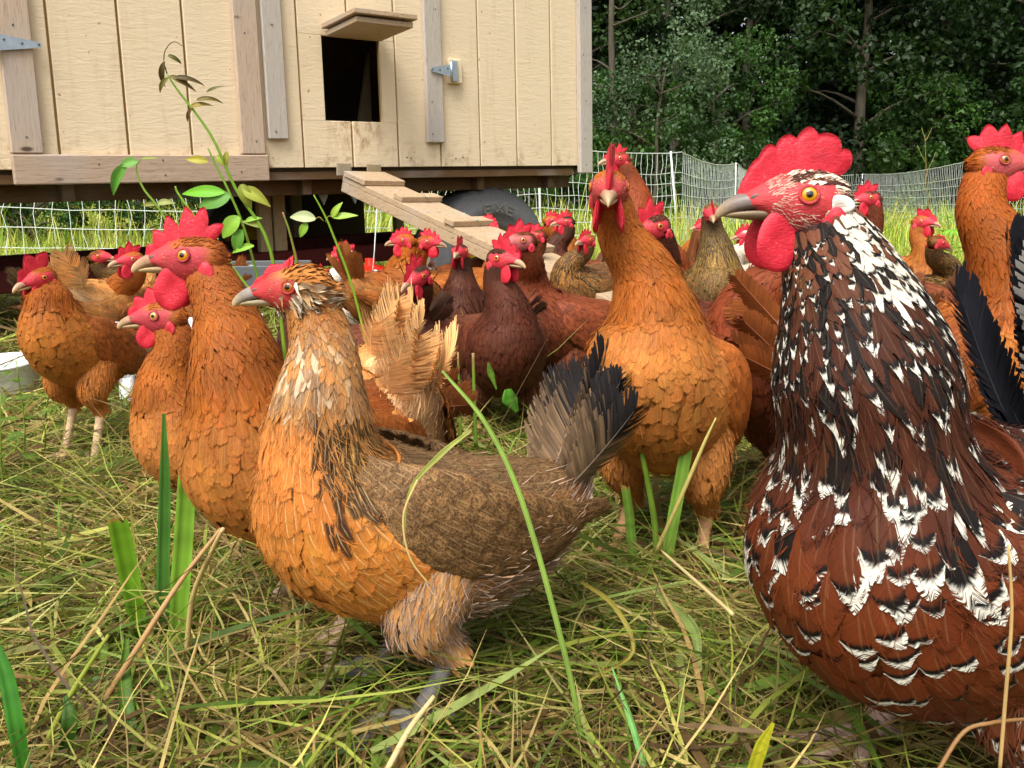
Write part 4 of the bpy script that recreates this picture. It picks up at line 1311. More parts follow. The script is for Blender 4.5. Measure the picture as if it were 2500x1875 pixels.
    # ---- wings
    if q < 3 or h.get('wing'):
        for sg in (1, -1):
            wk = [(.066, .050, .230, .005, .018), (.03, .0690, .217, .009, .034), (-.03, .0725, .205, .010, .040), (-.095, .056, .205, .008, .030), (-.152, .032, .220, .003, .010)]
            kx = []
            for (x, y, z, a_, b_) in wk:
                p = rot(x, z + h.get('wing_dz', 0)); p[1] = sg * y * fat
                kx.append(np.concatenate([p, (a_, b_)]))
            kx = catmull(kx, 30)[::-1].copy()           # tail end first, so feathers point backwards
            ws = Surf(kx[:, :3], np.tile(np.array([0, 1.0, 0]), (30, 1)), kx[:, 3], kx[:, 4], kx[:, 4], m=40)
            wp = Plume()
            mid_ = kx[:, None, :3]; bm2 = MB(); bm2.add(mid_ + (ws.V - mid_) * .7, q=gridq(30, 40, True), c=S['wing'] * .7)
            Lw = lambda s: fs * np.interp(s / ws.L, (0, .45, .8, 1), (.060, .046, .028, .018))
            Ww = lambda s: fs * np.interp(s / ws.L, (0, .45, .8, 1), (.022, .020, .017, .013))
            c0 = 0 if sg > 0 else np.pi
            wss, wtt = rows(ws, ws.L * 1.04, .02, Lw, Ww, rng, sp=.30, cover=.34, th0=c0 - 1.5, th1=c0 + 1.5)
            n_ = len(wss)
            LL = np.array([Lw(s) for s in wss]); WW = np.array([Ww(s) for s in wss])
            cw = np.tile(S['wing'], (n_, 1)) * rng.uniform(.66, 1.28, (n_, 1))
            if ty == 'speckled':
                cw = np.where((rng.uniform(0, 1, n_) < .4)[:, None], C(24, 17, 15)[None], cw)
            al = np.clip(rng.normal(.75, .3, n_), 0, 1.2)
            phw = np.where(np.cos(wtt) > 0, -.18, .18) + rng.normal(0, .06, n_)
            g = feather_patch(ws, wss, wtt % (2 * np.pi), LL, WW, phw, LL * .045, cw, rng, na, nb, 'round', al, curl=.02)
            wm = {'speckled': 'feather_spangled', 'bearded': 'feather_grizzled', 'partridge': 'feather_grizzled', 'dark': 'feather_dark', 'black': 'feather_dark', 'white': 'feather_dark', 'red': 'feather_dark'}.get(ty, 'feather')
            wp.add(g, wm)
            nf_ = 9
            fi_ = (np.arange(nf_) + .5) / nf_
            fl_s = ws.L * (.60 - .25 * fi_); fl_t = c0 + (-1 if sg > 0 else 1) * (1.25 - 1.1 * fi_)
            fl_c = np.tile(S['wing'], (nf_, 1)) * rng.uniform(.55, .85, (nf_, 1))
            wp.add(feather_patch(ws, fl_s, fl_t % (2 * np.pi), np.full(nf_, .098), np.full(nf_, .019), np.full(nf_, 0.0), np.full(nf_, .0035), fl_c, rng, 10, 5, 'round', np.full(nf_, .5), base_off=.0006), wm)
            v, qq, cc, ff = np.concatenate(bm2.v), bm2.q[0], np.concatenate(bm2.c), None
            wp.add((v, qq, np.concatenate([cc, np.zeros((len(cc), 1))], 1), np.zeros((len(v), 3))), wm)
            wo_ = wp.build('wing', root); wo_['kind'] = 'stuff'
    # ---- tail: separate long feathers, tent-wise
    ntail = h.get('ntail', (12, 10, 8, 6)[q])
    tl = h.get('tail_len', .115)
    tel = max(R(12), R(h.get('tail_el', 56)) - pit * .6)
    tb = rot(-.128, .250)
    tcol = h.get('tailcol', S['tail'])
    tmat = {'bearded': 'feather_tail', 'black': 'feather_dark', 'speckled': 'feather_spangled', 'buff': 'feather_soft'}.get(ty, 'feather')
    for i in range(ntail):
        f = (i + .5) / ntail * 2 - 1
        f += rng.normal(0, .04)
        el = tel - abs(f) * .30 + rng.normal(0, .05)
        spread = f * h.get('tail_spread', .55)
        d = np.array([-math.cos(el) * math.cos(spread), math.sin(spread) * math.cos(el) + .25 * math.sin(spread), math.sin(el)])
        d /= np.linalg.norm(d)
        nrm = np.array([-math.sin(el) * .35, math.copysign(1.0, f) * (.9 if abs(f) > .12 else .4), .25 * -math.cos(el)])
        side = np.cross(d, nrm); side /= np.linalg.norm(side); nrm = np.cross(side, d)
        Lf = tl * rng.uniform(.86, 1.08) * (1 - .18 * abs(f)); Wf = h.get('tail_w', .034) * rng.uniform(.85, 1.1)
        if q < 2 or ty == 'buff':
            nbq = 64 if q < 2 else 40
            soft = ty == 'buff'
            tt_ = np.repeat(np.linspace(.10, .985, nbq), 2); sg_ = np.tile([-1.0, 1.0], nbq)
            n_b = len(tt_)
            prof_ = np.minimum(1, .10 + (tt_ / .35) ** .8) * (1 - .25 * tt_ ** 4) * np.sqrt(np.maximum(0.02, 1 - np.maximum(0, (tt_ - .72) / .30) ** 2))
            bl = .5 * Wf * prof_ * rng.uniform(.86, 1.06, n_b) * (1.15 if soft else 1.0)
            an_ = R(56) - R(22) * tt_ + rng.normal(0, .05, n_b)
            p0 = tb + np.array([rng.normal(0, .004), f * .022, rng.normal(0, .006) - abs(f) * .012])
            cur = -.09 * Lf
            def ax_(t): return p0 + (Lf * t)[..., None] * d + (cur * t ** 2)[..., None] * nrm
            u_ = np.linspace(0, 1, 5)[None]
            xa = Lf * tt_[:, None] + bl[:, None] * u_ / np.tan(np.maximum(an_, .3))[:, None] * .8
            yb = sg_[:, None] * bl[:, None] * u_
            zb = -.16 * bl[:, None] * u_ ** 2 + rng.normal(0, .02 if not soft else .05, n_b)[:, None] * bl[:, None] * u_
            ctr_ = ax_(xa / Lf) + yb[..., None] * side + zb[..., None] * nrm
            wv = (Lf / nbq * (1.9 if not soft else 1.7)) * (1 - .30 * u_ ** 3)
            v = np.stack([ctr_ - d * wv[..., None] * .5, ctr_ + d * wv[..., None] * .5], 2)
            vid = np.arange(n_b * 10).reshape(n_b, 5, 2)
            qd = np.stack([vid[:, :-1, 0], vid[:, :-1, 1], vid[:, 1:, 1], vid[:, 1:, 0]], -1).reshape(-1, 4)
            tc = C(150, 145, 138) if (ty == 'black' and i in (3, 8)) else tcol
            cbv = np.tile(tc * rng.uniform(.85, 1.15), (n_b, 1)) * rng.uniform(.80, 1.2, (n_b, 1))
            if ty == 'bearded':                                        # dark middle, tan speckle towards the base and edges
                dk = sm(.45, .75, tt_ + rng.normal(0, .08, n_b))
                cbv = lerp(C(150, 122, 92), C(52, 48, 48), np.clip(dk + .35 * (rng.uniform(0, 1, n_b) < .5), 0, 1)) * rng.uniform(.8, 1.2, (n_b, 1))
            if soft:
                cbv = cbv * (1.06 - .35 * (rng.uniform(0, 1, n_b) < .12))[:, None]
            cbv = np.repeat(np.repeat(cbv[:, None], 5, 1)[:, :, None], 2, 2).reshape(-1, 3)
            mbq = MB(); mbq.tube(ax_(np.linspace(0, .97, 10)), np.linspace(.0013, .0003, 10), 5, c=np.clip(tc * 1.3 + .03, 0, 1))
            rv, rq, rt = np.concatenate(mbq.v), mbq.q[0], mbq.t[0]
            nn_ = len(v.reshape(-1, 3))
            fuv_ = np.concatenate([np.tile([[.5, .3, .5]], (nn_ + len(rv), 1))])
            mk('tail_feather', np.concatenate([v.reshape(-1, 3), rv]), [qd, rq + nn_, rt + nn_], M['down'], col=np.concatenate([cbv, np.concatenate(mbq.c)]), fuv=fuv_, parent=root)
            continue
        na_, nb_ = (16, 9) if q < 2 else (7, 5)
        a = np.linspace(0, 1, na_)[:, None]; b = np.linspace(-1, 1, nb_)[None]
        prof = np.minimum(1, .12 + (a / .35) ** .8) * (1 - .12 * a ** 3)
        jagw = 1 + (rng.normal(0, .07, (na_, nb_)) * (np.abs(b) > .9))
        arc = .16 * b ** 2 * a ** 3
        xx_ = Lf * (a - arc); yy_ = .5 * Wf * prof * b * jagw
        zz_ = -.18 * Lf * a ** 2 - .10 * Wf * b ** 2 * prof
        p0 = tb + np.array([rng.normal(0, .004), f * .022, rng.normal(0, .006) - abs(f) * .012])
        v = p0 + xx_[..., None] * d + yy_[..., None] * side + (zz_ * .5)[..., None] * nrm
        if ty == 'black' and i % 4 == 1: tcol = C(206, 200, 190)
        elif ty == 'black': tcol = S['tail']
        cc = np.tile(np.append(tcol * rng.uniform(.8, 1.2), h.get('tail_alpha', .6)), (na_ * nb_, 1))
        fuv = np.stack([np.broadcast_to(b, (na_, nb_)), np.broadcast_to(a, (na_, nb_)), np.full((na_, nb_), rng.uniform())], -1)
        mk('tail_feather', v.reshape(-1, 3), [gridq(na_, nb_)], M[tmat], col=cc, fuv=fuv.reshape(-1, 3), parent=root)
    # ---- comb
    cb = dict(h=.027, n=6, back=.012, front=.034, lean=0.0, seed=h.get('seed', 1), rear=.35, deep=(.38, .62))
    cb.update(h.get('comb', {}))
    if cb['h'] > 0:
        crng = np.random.default_rng(cb['seed'] + 77)
        nu, nv = (90, 9) if q < 2 else (44, 5)
        u = np.linspace(0, 1, nu)
        bx_ = np.interp(u, (0, .25, .6, 1), (cb['front'], .020, .0, -cb['back']))
        bz_ = np.interp(u, (0, .25, .6, 1), (-.001, .008, .0135, .013))
        env = np.interp(u, (0, .12, .35, .62, .85, 1), (.06, .36, .78, 1.0, .88, .50))
        ph = u ** .9 * cb['n']
        tooth = np.abs(np.sin(np.pi * ph)) ** .65 if cb.get('round') else (1 - np.abs(2 * (ph % 1) - 1)) ** .85
        amp = np.interp(ph, np.arange(cb['n'] + 2), crng.uniform(cb['deep'][0], cb['deep'][1], cb['n'] + 2))
        hh = (1.0, .88, .78, .78)[q] * cb['h'] * env * (1 - amp * (1 - tooth) * sm(0, .15, u))
        # rays fan out: forward at the front, back at the rear
        fan = np.interp(u, (0, .3, .7, 1), (.75, .42, -.15, -.15 - cb['rear'] * 3))
        dirx, dirz = np.sin(fan), np.cos(fan)
        vv = np.linspace(0, 1, nv)
        cx = bx_[:, None] + dirx[:, None] * hh[:, None] * vv[None]
        cz = bz_[:, None] - .004 + dirz[:, None] * (hh[:, None] + .004) * vv[None]
        thick = (.0032 * (1 - vv) ** .7 * .75 + .0012)[None] * np.interp(u, (0, .06, .9, 1), (.5, 1, 1, .5))[:, None]
        thick = thick * np.where(vv >= .999, .25, 1)[None]
        lean = (cb['lean'] * vv[None] ** 2 * hh[:, None] * 1.0) + .0015 * np.sin(u * 9)[:, None] * vv[None]
        A = hd_(np.stack([cx, thick + lean, cz], -1)); B = hd_(np.stack([cx, -thick + lean, cz], -1))
        v = np.concatenate([A.reshape(-1, 3), B.reshape(-1, 3)])
        g = gridq(nu, nv)
        rim = [(i * nv + nv - 1, (i + 1) * nv + nv - 1, nu * nv + (i + 1) * nv + nv - 1, nu * nv + i * nv + nv - 1) for i in range(nu - 1)]
        ends = [(j, j + 1, nu * nv + j + 1, nu * nv + j) for j in range(nv - 1)] + [((nu - 1) * nv + j, nu * nv + (nu - 1) * nv + j, nu * nv + (nu - 1) * nv + j + 1, (nu - 1) * nv + j + 1) for j in range(nv - 1)]
        cc = np.tile(h.get('combcol', RED), (len(v), 1)) * np.tile(crng.uniform(.92, 1.08, nu * nv), 2)[:, None]
        mk('comb', v, [g, g[:, ::-1] + nu * nv, np.array(rim), np.array(ends)], M['comb'], col=cc, parent=root)
    # ---- wattles and ear lobes
    def lens(name, cx, cz, rx, rz, y, thick, tear, yawt, colr_, roll=0.0):
        n1, n2 = (14, 28) if q < 2 else (7, 16)
        r_ = np.linspace(0, 1, n1)[:, None]; t_ = np.linspace(0, 2 * np.pi, n2, endpoint=False)[None]
        X_ = r_ * np.cos(t_) * rx * (1 - tear * np.sin(t_) * .5 * r_); Z_ = r_ * np.sin(t_) * rz
        th_ = thick * np.sqrt(np.maximum(1 - r_ ** 2.5, 0)) + .0002
        wob = .0009 * np.sin(Z_ / rz * 3 + cx * 400) * np.cos(X_ / rx * 3)
        def put(s_):
            Yl = s_ * th_ + wob + 0 * t_
            x2, y2 = X_ * math.cos(yawt) - Yl * math.sin(yawt), X_ * math.sin(yawt) + Yl * math.cos(yawt)
            y3 = y2 + (rz - Z_) * roll
            return hd_(np.stack([cx + x2, y + y3, cz + Z_], -1)).reshape(-1, 3)
        v = np.concatenate([put(1), put(-1)])
        g = gridq(n1, n2, True)
        mk(name, v, [g, g[:, ::-1] + n1 * n2], M['comb'], col=colr_, parent=root)
    wt = h.get('wattle', .0165)
    wc = h.get('combcol', RED)
    for sg in (1, -1):
        if wt > 0:
            lens('wattle', .0125, -.010 - wt * .92, wt * .76, wt * 1.02, sg * .0085, .0028, .30, sg * .14, wc, roll=sg * h.get('splay', .05))
        el_ = h.get('lobe', .0085)
        if el_ > 0:
            lens('ear_lobe', -.0155, -.0145, el_ * .72, el_, sg * .0160, .0026, .1, -sg * .25, h.get('lobecol', RED * .8 + PINK * .2))
        if h.get('white_ear'):
            lens('ear_patch', -.0165, -.004, .0085, .0055, sg * .0160, .0022, 0, -sg * .25, C(240, 232, 222))
    # ---- beak
    bcol = h.get('beakcol', (C(168, 132, 104), C(208, 178, 134)) if h['type'] != 'speckled' else (C(116, 104, 98), C(176, 148, 112)))
    def mandible(name, prof, cfun, mouth=False):
        P_ = catmull(np.array(prof, float), 16)
        c_ = hd_(np.stack([P_[:, 0], 0 * P_[:, 0], P_[:, 1]], -1))
        sf = Surf(c_, np.tile(hs, (16, 1)), np.maximum(P_[:, 2], .0003) * HS, np.maximum(P_[:, 3], .0003) * HS, np.maximum(P_[:, 4], .0003) * HS, m=20)
        v = np.concatenate([sf.V.reshape(-1, 3), c_[-1:]])
        sv = np.linspace(0, 1, 16)
        cc = np.concatenate([np.repeat(cfun(sv), 20, 0), cfun(np.array([1.0]))])
        mk(name, v, [gridq(16, 20, True), np.array([(320, 15 * 20 + k, 15 * 20 + (k + 1) % 20) for k in range(20)])], M['beak'], col=cc, parent=root)
    mandible('upper_beak', [(.0185, -.0052, .0104, .0082, .0038), (.026, -.0062, .0088, .0078, .0034), (.034, -.0080, .0062, .0066, .0034), (.0405, -.0105, .0038, .0048, .0032), (.0448, -.0135, .0018, .0030, .0024), (.0462, -.0160, .0005, .0010, .0008)],
             lambda t: lerp(bcol[0], bcol[1], sm(.35, 1, t)))
    mandible('lower_beak', [(.0165, -.0102, .0092, .0016, .0056), (.025, -.0110, .0076, .0014, .0050), (.034, -.0122, .0050, .0012, .0036), (.0405, -.0136, .0022, .0008, .0018), (.0428, -.0146, .0006, .0004, .0005)],
             lambda t: lerp(bcol[0] * .6 + bcol[1] * .4, bcol[1] * .9, t))
    if q < 2:
        for sg in (1, -1):
            v_ = []
            th_ = np.linspace(0, 2 * np.pi, 10, endpoint=False)
            pts = np.stack([.0265 + .0040 * np.cos(th_), np.full(10, sg * .0078), -.0022 + .0015 * np.sin(th_) - .0010 * np.cos(th_)], -1)
            ctr = np.array([[.0265, sg * .0088, -.0022]])
            v_ = hd_(np.concatenate([pts, ctr]))
            mk('nostril', v_, [np.array([(k, (k + 1) % 10, 10) for k in range(10)])], M['beak'], col=C(120, 96, 92), parent=root)
    # ---- eyes
    ic = h.get('iris', C(214, 132, 22))
    er = .0062
    for sg in (1, -1):
        ax = np.array([.22, sg * 1.0, .10]); ax /= np.linalg.norm(ax)
        t1 = np.cross(ax, (0, 0, 1.0)); t1 /= np.linalg.norm(t1); t2 = np.cross(ax, t1)
        ctr = np.array([0.0, sg * .0132, 0.0])
        pol = np.radians(np.array([0, 8, 17.5, 18, 24, 30, 37, 40, 43, 46, 60, 75, 90]))
        az = np.linspace(0, 2 * np.pi, 24, endpoint=False)
        v = ctr + er * (np.cos(pol)[:, None, None] * ax + np.sin(pol)[:, None, None] * (np.cos(az)[None, :, None] * t1 + np.sin(az)[None, :, None] * t2))
        cl = [C(8, 7, 7)] * 3 + [ic * .55, ic, ic * 1.1, ic * .95, ic * .6, C(40, 22, 14), C(50, 26, 20), C(90, 50, 44), C(90, 50, 44), C(90, 50, 44)]
        eo = mk('eye', hd_(v).reshape(-1, 3), [gridq(13, 24, True)], M['eye'], col=np.repeat(np.array(cl), 24, 0), parent=root)
        n_t = 24
        ring = ctr + er * (math.cos(R(48)) * ax)[None] + er * math.sin(R(50)) * (np.cos(az)[:, None] * t1 * 1.06 + np.sin(az)[:, None] * t2)
        mb2 = MB()
        rp = np.concatenate([ring, ring[:1]])
        c_ = ring.mean(0)
        out = (ring - c_); out /= np.linalg.norm(out, axis=1)[:, None]
        ph = np.linspace(0, 2 * np.pi, 8, endpoint=False)
        tor = ring[:, None] + .0010 * (np.cos(ph)[None, :, None] * out[:, None] + np.sin(ph)[None, :, None] * ax)
        tor = hd_(tor)
        ii = np.arange(24)[:, None]; jj = np.arange(8)[None]
        qd = np.stack([ii * 8 + jj, ii * 8 + (jj + 1) % 8, ((ii + 1) % 24) * 8 + (jj + 1) % 8, ((ii + 1) % 24) * 8 + jj], -1).reshape(-1, 4)
        mk('eyelid', tor.reshape(-1, 3), [qd], M['skin'], col=h.get('lidcol', face * .85), parent=eo)
    return root
# ------------------------------------------------------------------ the flock (pixel columns and eyes measured in the photograph, Y = metres away)
HENS = [
    # the nearest five
    dict(label='large speckled mahogany, black and white hen filling the right foreground', type='speckled', q=0, seed=3, hs=.95, Y=.60, bx=2410, yaw=203, sc=1.22, eye=(1980, 477), eY=.55, hy=181, hp=4, dz=-.040, pitch=14, fat=1.15, neck=1.45,
         comb=dict(h=.0255, n=7, back=.017, rear=.30, front=.035, deep=(.10, .30), round=1), wattle=.0175, lobe=.010, white_ear=True, bare=.55, iris=C(222, 152, 20), fs=1.12, face=C(196, 60, 64), tail_len=.10),
    dict(label='bearded golden hen with grizzled wing and grey tail in the front centre', type='bearded', q=0, seed=5, wing_dz=.016, tailcol=C(120, 104, 90), ntail=10, Y=.72, bx=992, yaw=207, sc=1.04, eye=(707, 702), eY=.675, hy=182, hp=0, pitch=15, dz=-.042, neck=1.1, fat=.92,
         comb=dict(h=.010, n=4, back=-.008, front=.032, rear=.1), wattle=.0, lobe=0, muffs=True, bare=.20, iris=C(176, 92, 20), beakcol=(C(150, 136, 130), C(196, 176, 130)), face=C(190, 56, 56), tail_len=.120, tail_el=74, tail_w=.058, tail_spread=.55, hock=.080, hs=1.03),
    dict(label='tall ginger hen with upright red comb looking left, behind the bearded hen', type='ginger_deep', q=1, seed=7, dz=-.025, fs=.84, hs=1.12, tail_len=.07, tail_el=8, Y=.86, bx=745, yaw=234, sc=1.08, eye=(452, 624), eY=.80, hy=182, hp=2, pitch=12, neck=1.1,
         comb=dict(h=.031, n=6, back=.014, front=.035), wattle=.0175, lobe=.0105, iris=C(224, 146, 20), beakcol=(C(170, 130, 100), C(214, 186, 140)), face=C(186, 60, 66)),
    dict(label='ginger hen with low head and spiky comb, left of the tall ginger hen', type='ginger', q=1, seed=9, fs=.84, hs=1.06, tail_len=.07, tail_el=8, Y=1.08, bx=560, yaw=226, sc=1.0, eye=(378, 772), eY=.99, hy=184, pitch=6, dz=-.02, neck=1.0, comb=dict(h=.027, n=5, back=.006), wattle=.0140, iris=C(206, 160, 80), face=C(186, 62, 70), tint=(.98, .92, .85)),
    dict(label='ginger hen standing upright face-on in the middle, tall thin comb', type='ginger', q=1, seed=11, fs=.84, Y=1.02, bx=1640, yaw=243, sc=1.14, eye=(1487, 455), eY=.93, hy=263, hp=-4, eye_mid=True, pitch=30, dz=-.012, neck=1.0, hock=.065, comb=dict(h=.040, n=3, lean=.1), wattle=.0170, splay=.12, face=C(182, 62, 62), tint=(1.0, .90, .76), fat=1.0),
    # left side
    dict(label='ginger hen walking in the open at the far left, one leg forward', type='ginger_deep', q=1, seed=13, dz=.02, fs=.88, hs=1.05, gap=.05, fat=.84, Y=1.42, bx=170, yaw=258, sc=.94, eye=(92, 676), eY=1.36, hy=245, hp=-8, eye_mid=True, pitch=24, neck=1.0, hock=.10, comb=dict(h=.038, n=3), feet=((.03, 0), (-.01, 0)), tint=(1, .95, .8)),
    dict(label='olive-brown hen with small comb looking right at the far left', type='partridge', q=2, seed=15, Y=2.3, bx=205, yaw=40, sc=1.0, eye=(238, 626), eY=2.3, hy=0, neck=1.05, comb=dict(h=.006, n=3), wattle=0, lobe=0, bare=.3, tint=(1.1, .9, .6)),
    dict(label='hen turned away with a raised buff tail behind the walking hen', type='buff', q=2, seed=17, ntail=6, Y=1.95, bx=262, yaw=80, sc=1.0, eye=(300, 900), eY=2.12, hy=80, hp=-60, tail_len=.09, tail_el=66, tail_w=.05),
    dict(label='ginger hen peering out just left of the tall ginger hen', type='ginger_deep', q=2, seed=19, Y=1.95, bx=385, yaw=205, sc=1.02, eye=(318, 632), eY=1.86, hy=225, eye_mid=True, comb=dict(h=.034, n=4)),
    # behind the bearded hen
    dict(label='buff hen with fluffy upright tail directly behind the bearded hen', type='buff', q=1, seed=21, ntail=6, Y=1.02, bx=900, yaw=118, sc=1.02, eye=(800, 980), eY=1.16, hy=120, hp=-50, tail_len=.09, tail_el=56, tail_w=.060, tail_spread=.45, pitch=-14, dz=-.045),
    dict(label='second buff hen whose tail rises left of the first buff tail', type='buff', q=2, seed=23, ntail=6, dz=-.055, Y=1.28, bx=850, yaw=122, sc=1.05, eye=(760, 900), eY=1.40, hy=120, hp=-50, tail_len=.095, tail_el=56, tail_w=.055, tail_spread=.45, pitch=-10),
    dict(label='dark brown hen whose comb shows just over the bearded hen', type='dark', q=2, seed=25, Y=1.6, bx=850, yaw=182, sc=1.0, eye=(775, 690), eY=1.58, hy=185, comb=dict(h=.03, n=5)),
    dict(label='white hen with red comb looking left under the coop', type='white', q=2, seed=27, Y=2.5, bx=890, yaw=205, sc=1.05, eye=(838, 622), eY=2.42, hy=186, lobecol=C(240, 236, 230), comb=dict(h=.036, n=5, back=.02), bare=.7, neck=.9),
    dict(label='ginger hen bending away right of the white hen', type='ginger', q=2, seed=29, Y=2.15, bx=945, yaw=60, sc=1.0, eye=(990, 800), eY=2.3, hy=60, hp=-60, tail_len=.12, tail_el=66),
    dict(label='brown hen with head low left of the tyre under the coop', type='red', q=3, seed=31, Y=2.75, bx=1000, yaw=190, sc=1.0, eye=(965, 684), eY=2.7, hy=185),
    # the middle
    dict(label='dark chestnut hen with head bent, just left of the face-on dark hen', type='dark', q=2, seed=33, Y=1.62, bx=1100, yaw=212, sc=1.0, eye=(1016, 672), eY=1.5, hy=238, hp=-15, eye_mid=True, comb=dict(h=.038, n=4), pitch=4, dz=-.01, fs=.8),
    dict(label='dark chestnut hen standing face-on in the centre, head turned right', type='dark', q=1, seed=35, fat=.95, Y=1.52, bx=1228, yaw=276, sc=1.02, eye=(1212, 630), eY=1.42, hy=322, pitch=16, neck=1.0, dz=.0, comb=dict(h=.032, n=5), tint=(1.1, 1.05, 1.0), fs=.85),
    dict(label='golden hen looking left beside the tyre', type='ginger', q=2, seed=37, Y=2.3, bx=1060, yaw=196, sc=1.05, eye=(983, 586), eY=2.22, hy=180, tint=(1, .9, .6), comb=dict(h=.03, n=6)),
    dict(label='golden hen looking right, crossing necks with its neighbour by the tyre', type='ginger', q=2, seed=39, Y=2.22, bx=1010, yaw=100, sc=1.05, eye=(1042, 590), eY=2.24, hy=-8, tint=(1, .9, .6), comb=dict(h=.03, n=6)),
    dict(label='dark hen facing the camera below the ramp, in front of the tyre', type='dark', q=2, seed=41, Y=2.15, bx=1150, yaw=255, sc=1.05, eye=(1122, 612), eY=2.05, hy=258, eye_mid=True, pitch=14, comb=dict(h=.034, n=3)),
    dict(label='brown hen with pink face looking left over the ramp cleats', type='red', q=2, seed=43, Y=1.78, bx=1375, yaw=207, sc=1.10, eye=(1278, 586), eY=1.66, hy=200, pitch=16, comb=dict(h=.034, n=4), face=C(190, 100, 98), tint=(1.05, 1.0, .95), fs=.85),
    dict(label='brown hen looking left, half hidden behind the pink-faced hen', type='red', q=3, seed=45, Y=2.7, bx=1355, yaw=185, sc=1.08, eye=(1312, 574), eY=2.62, hy=190, comb=dict(h=.03, n=5)),
    dict(label='dark hen looking left beside the right edge of the tyre', type='dark', q=3, seed=47, Y=3.0, bx=1398, yaw=215, sc=1.12, eye=(1383, 540), eY=2.92, hy=192, pitch=18, comb=dict(h=.034, n=5)),
    dict(label='small far hen looking right at the edge of the tyre', type='ginger', q=3, seed=49, Y=3.35, bx=1320, yaw=10, sc=1.12, eye=(1348, 537), eY=3.3, hy=0, comb=dict(h=.03, n=5)),
    dict(label='hen peering over the ramp in front of the yellow wheel rim', type='red', q=3, seed=51, Y=2.95, bx=1170, yaw=20, sc=1.10, eye=(1188, 548), eY=2.93, hy=-15, hp=-15, pitch=14, comb=dict(h=.03, n=6)),
    dict(label='small brown hen half hidden left of the face-on ginger hen', type='partridge', q=3, seed=53, Y=2.5, bx=1432, yaw=230, sc=1.0, eye=(1442, 585), eY=2.4, hy=225, tint=(1.2, .9, .7)),
    # right of the middle
    dict(label='ginger-brown hen perched on the ramp foot, highest head behind the face-on hen', type='red', q=2, seed=55, fat=.9, Y=2.02, bx=1590, yaw=214, sc=1.02, z=.075, eye=(1515, 386), eY=1.98, hy=196, pitch=36, neck=1.1, dz=.02, tail_el=96, tint=(1.55, 1.45, 1.1), comb=dict(h=.030, n=5), fs=.85),
    dict(label='dark brown hen close behind the face-on ginger hen, head turned left', type='dark', q=1, seed=57, dz=-.02, fat=.9, Y=1.50, bx=1705, yaw=218, sc=1.12, eye=(1612, 552), eY=1.36, hy=214, hp=-8, pitch=10, neck=1.05, comb=dict(h=.034, n=4), tailcol=C(150, 92, 50), tail_len=.13, tail_w=.05, tint=(1.15, .95, .9)),
    dict(label='mottled olive hen facing the camera left of the speckled beak', type='partridge', q=2, seed=59, Y=2.0, bx=1748, yaw=262, sc=1.08, eye=(1738, 516), eY=1.92, hy=262, hp=-10, eye_mid=True, pitch=22, neck=1.05, comb=dict(h=.012, n=3), wattle=.004, lobe=0, fs=.8),
    dict(label='chestnut hen showing its breast between the middle hens and the speckled hen', type='red', q=1, seed=61, Y=1.18, bx=1960, yaw=206, sc=1.12, eye=(1960, 585), eY=1.10, hy=200, pitch=12, neck=1.0, tint=(1.25, 1.15, 1.0)),
    dict(label='far orange-headed hen behind the mottled olive hen', type='ginger', q=3, seed=63, Y=3.0, bx=1760, yaw=190, sc=1.05, eye=(1722, 552), eY=2.95, hy=190),
    dict(label='far pale hen with red comb right of the mottled olive hen', type='white', q=3, seed=65, Y=2.6, bx=1850, yaw=200, sc=1.0, eye=(1826, 574), eY=2.55, hy=190, tint=(.8, .75, .7), comb=dict(h=.034, n=5)),
    # right edge
    dict(label='tall ginger hen looking right at the right edge', type='ginger_deep', q=1, seed=67, fs=.84, Y=1.02, bx=2330, yaw=-14, sc=1.14, eye=(2452, 390), eY=1.0, hy=-12, pitch=24, neck=1.05, dz=.01, comb=dict(h=.030, n=6, back=.022), wattle=.0165, tint=(1, .88, .7), iris=C(190, 110, 30), face=C(196, 84, 84)),
    dict(label='black hen with white-tipped tail feathers cut off by the right edge', type='black', q=1, seed=69, Y=.80, bx=2900, yaw=22, sc=1.12, eye=(2900, 760), eY=.86, hy=10, tail_len=.19, tail_el=80, tail_w=.060, ntail=12, tail_spread=.5),
    dict(label='pink-faced ginger hen looking right in the far right yard', type='ginger', q=3, seed=71, Y=2.45, bx=2215, yaw=-70, sc=1.05, eye=(2248, 540), eY=2.36, hy=-50, comb=dict(h=.034, n=3), pitch=12),
    dict(label='small brown hen with lowered head at the far right', type='partridge', q=3, seed=73, Y=2.15, bx=2265, yaw=20, sc=.95, eye=(2303, 592), eY=2.1, hy=10, hp=-15, comb=dict(h=.01, n=3), wattle=0, tint=(1, .8, .65)),
    dict(label='hen whose comb alone shows over the speckled neck', type='red', q=3, seed=75, Y=2.0, bx=2175, yaw=185, sc=1.05, eye=(2128, 482), eY=1.95, hy=187, pitch=20, comb=dict(h=.034, n=4)),
]
for h in HENS:
    build_hen(h)
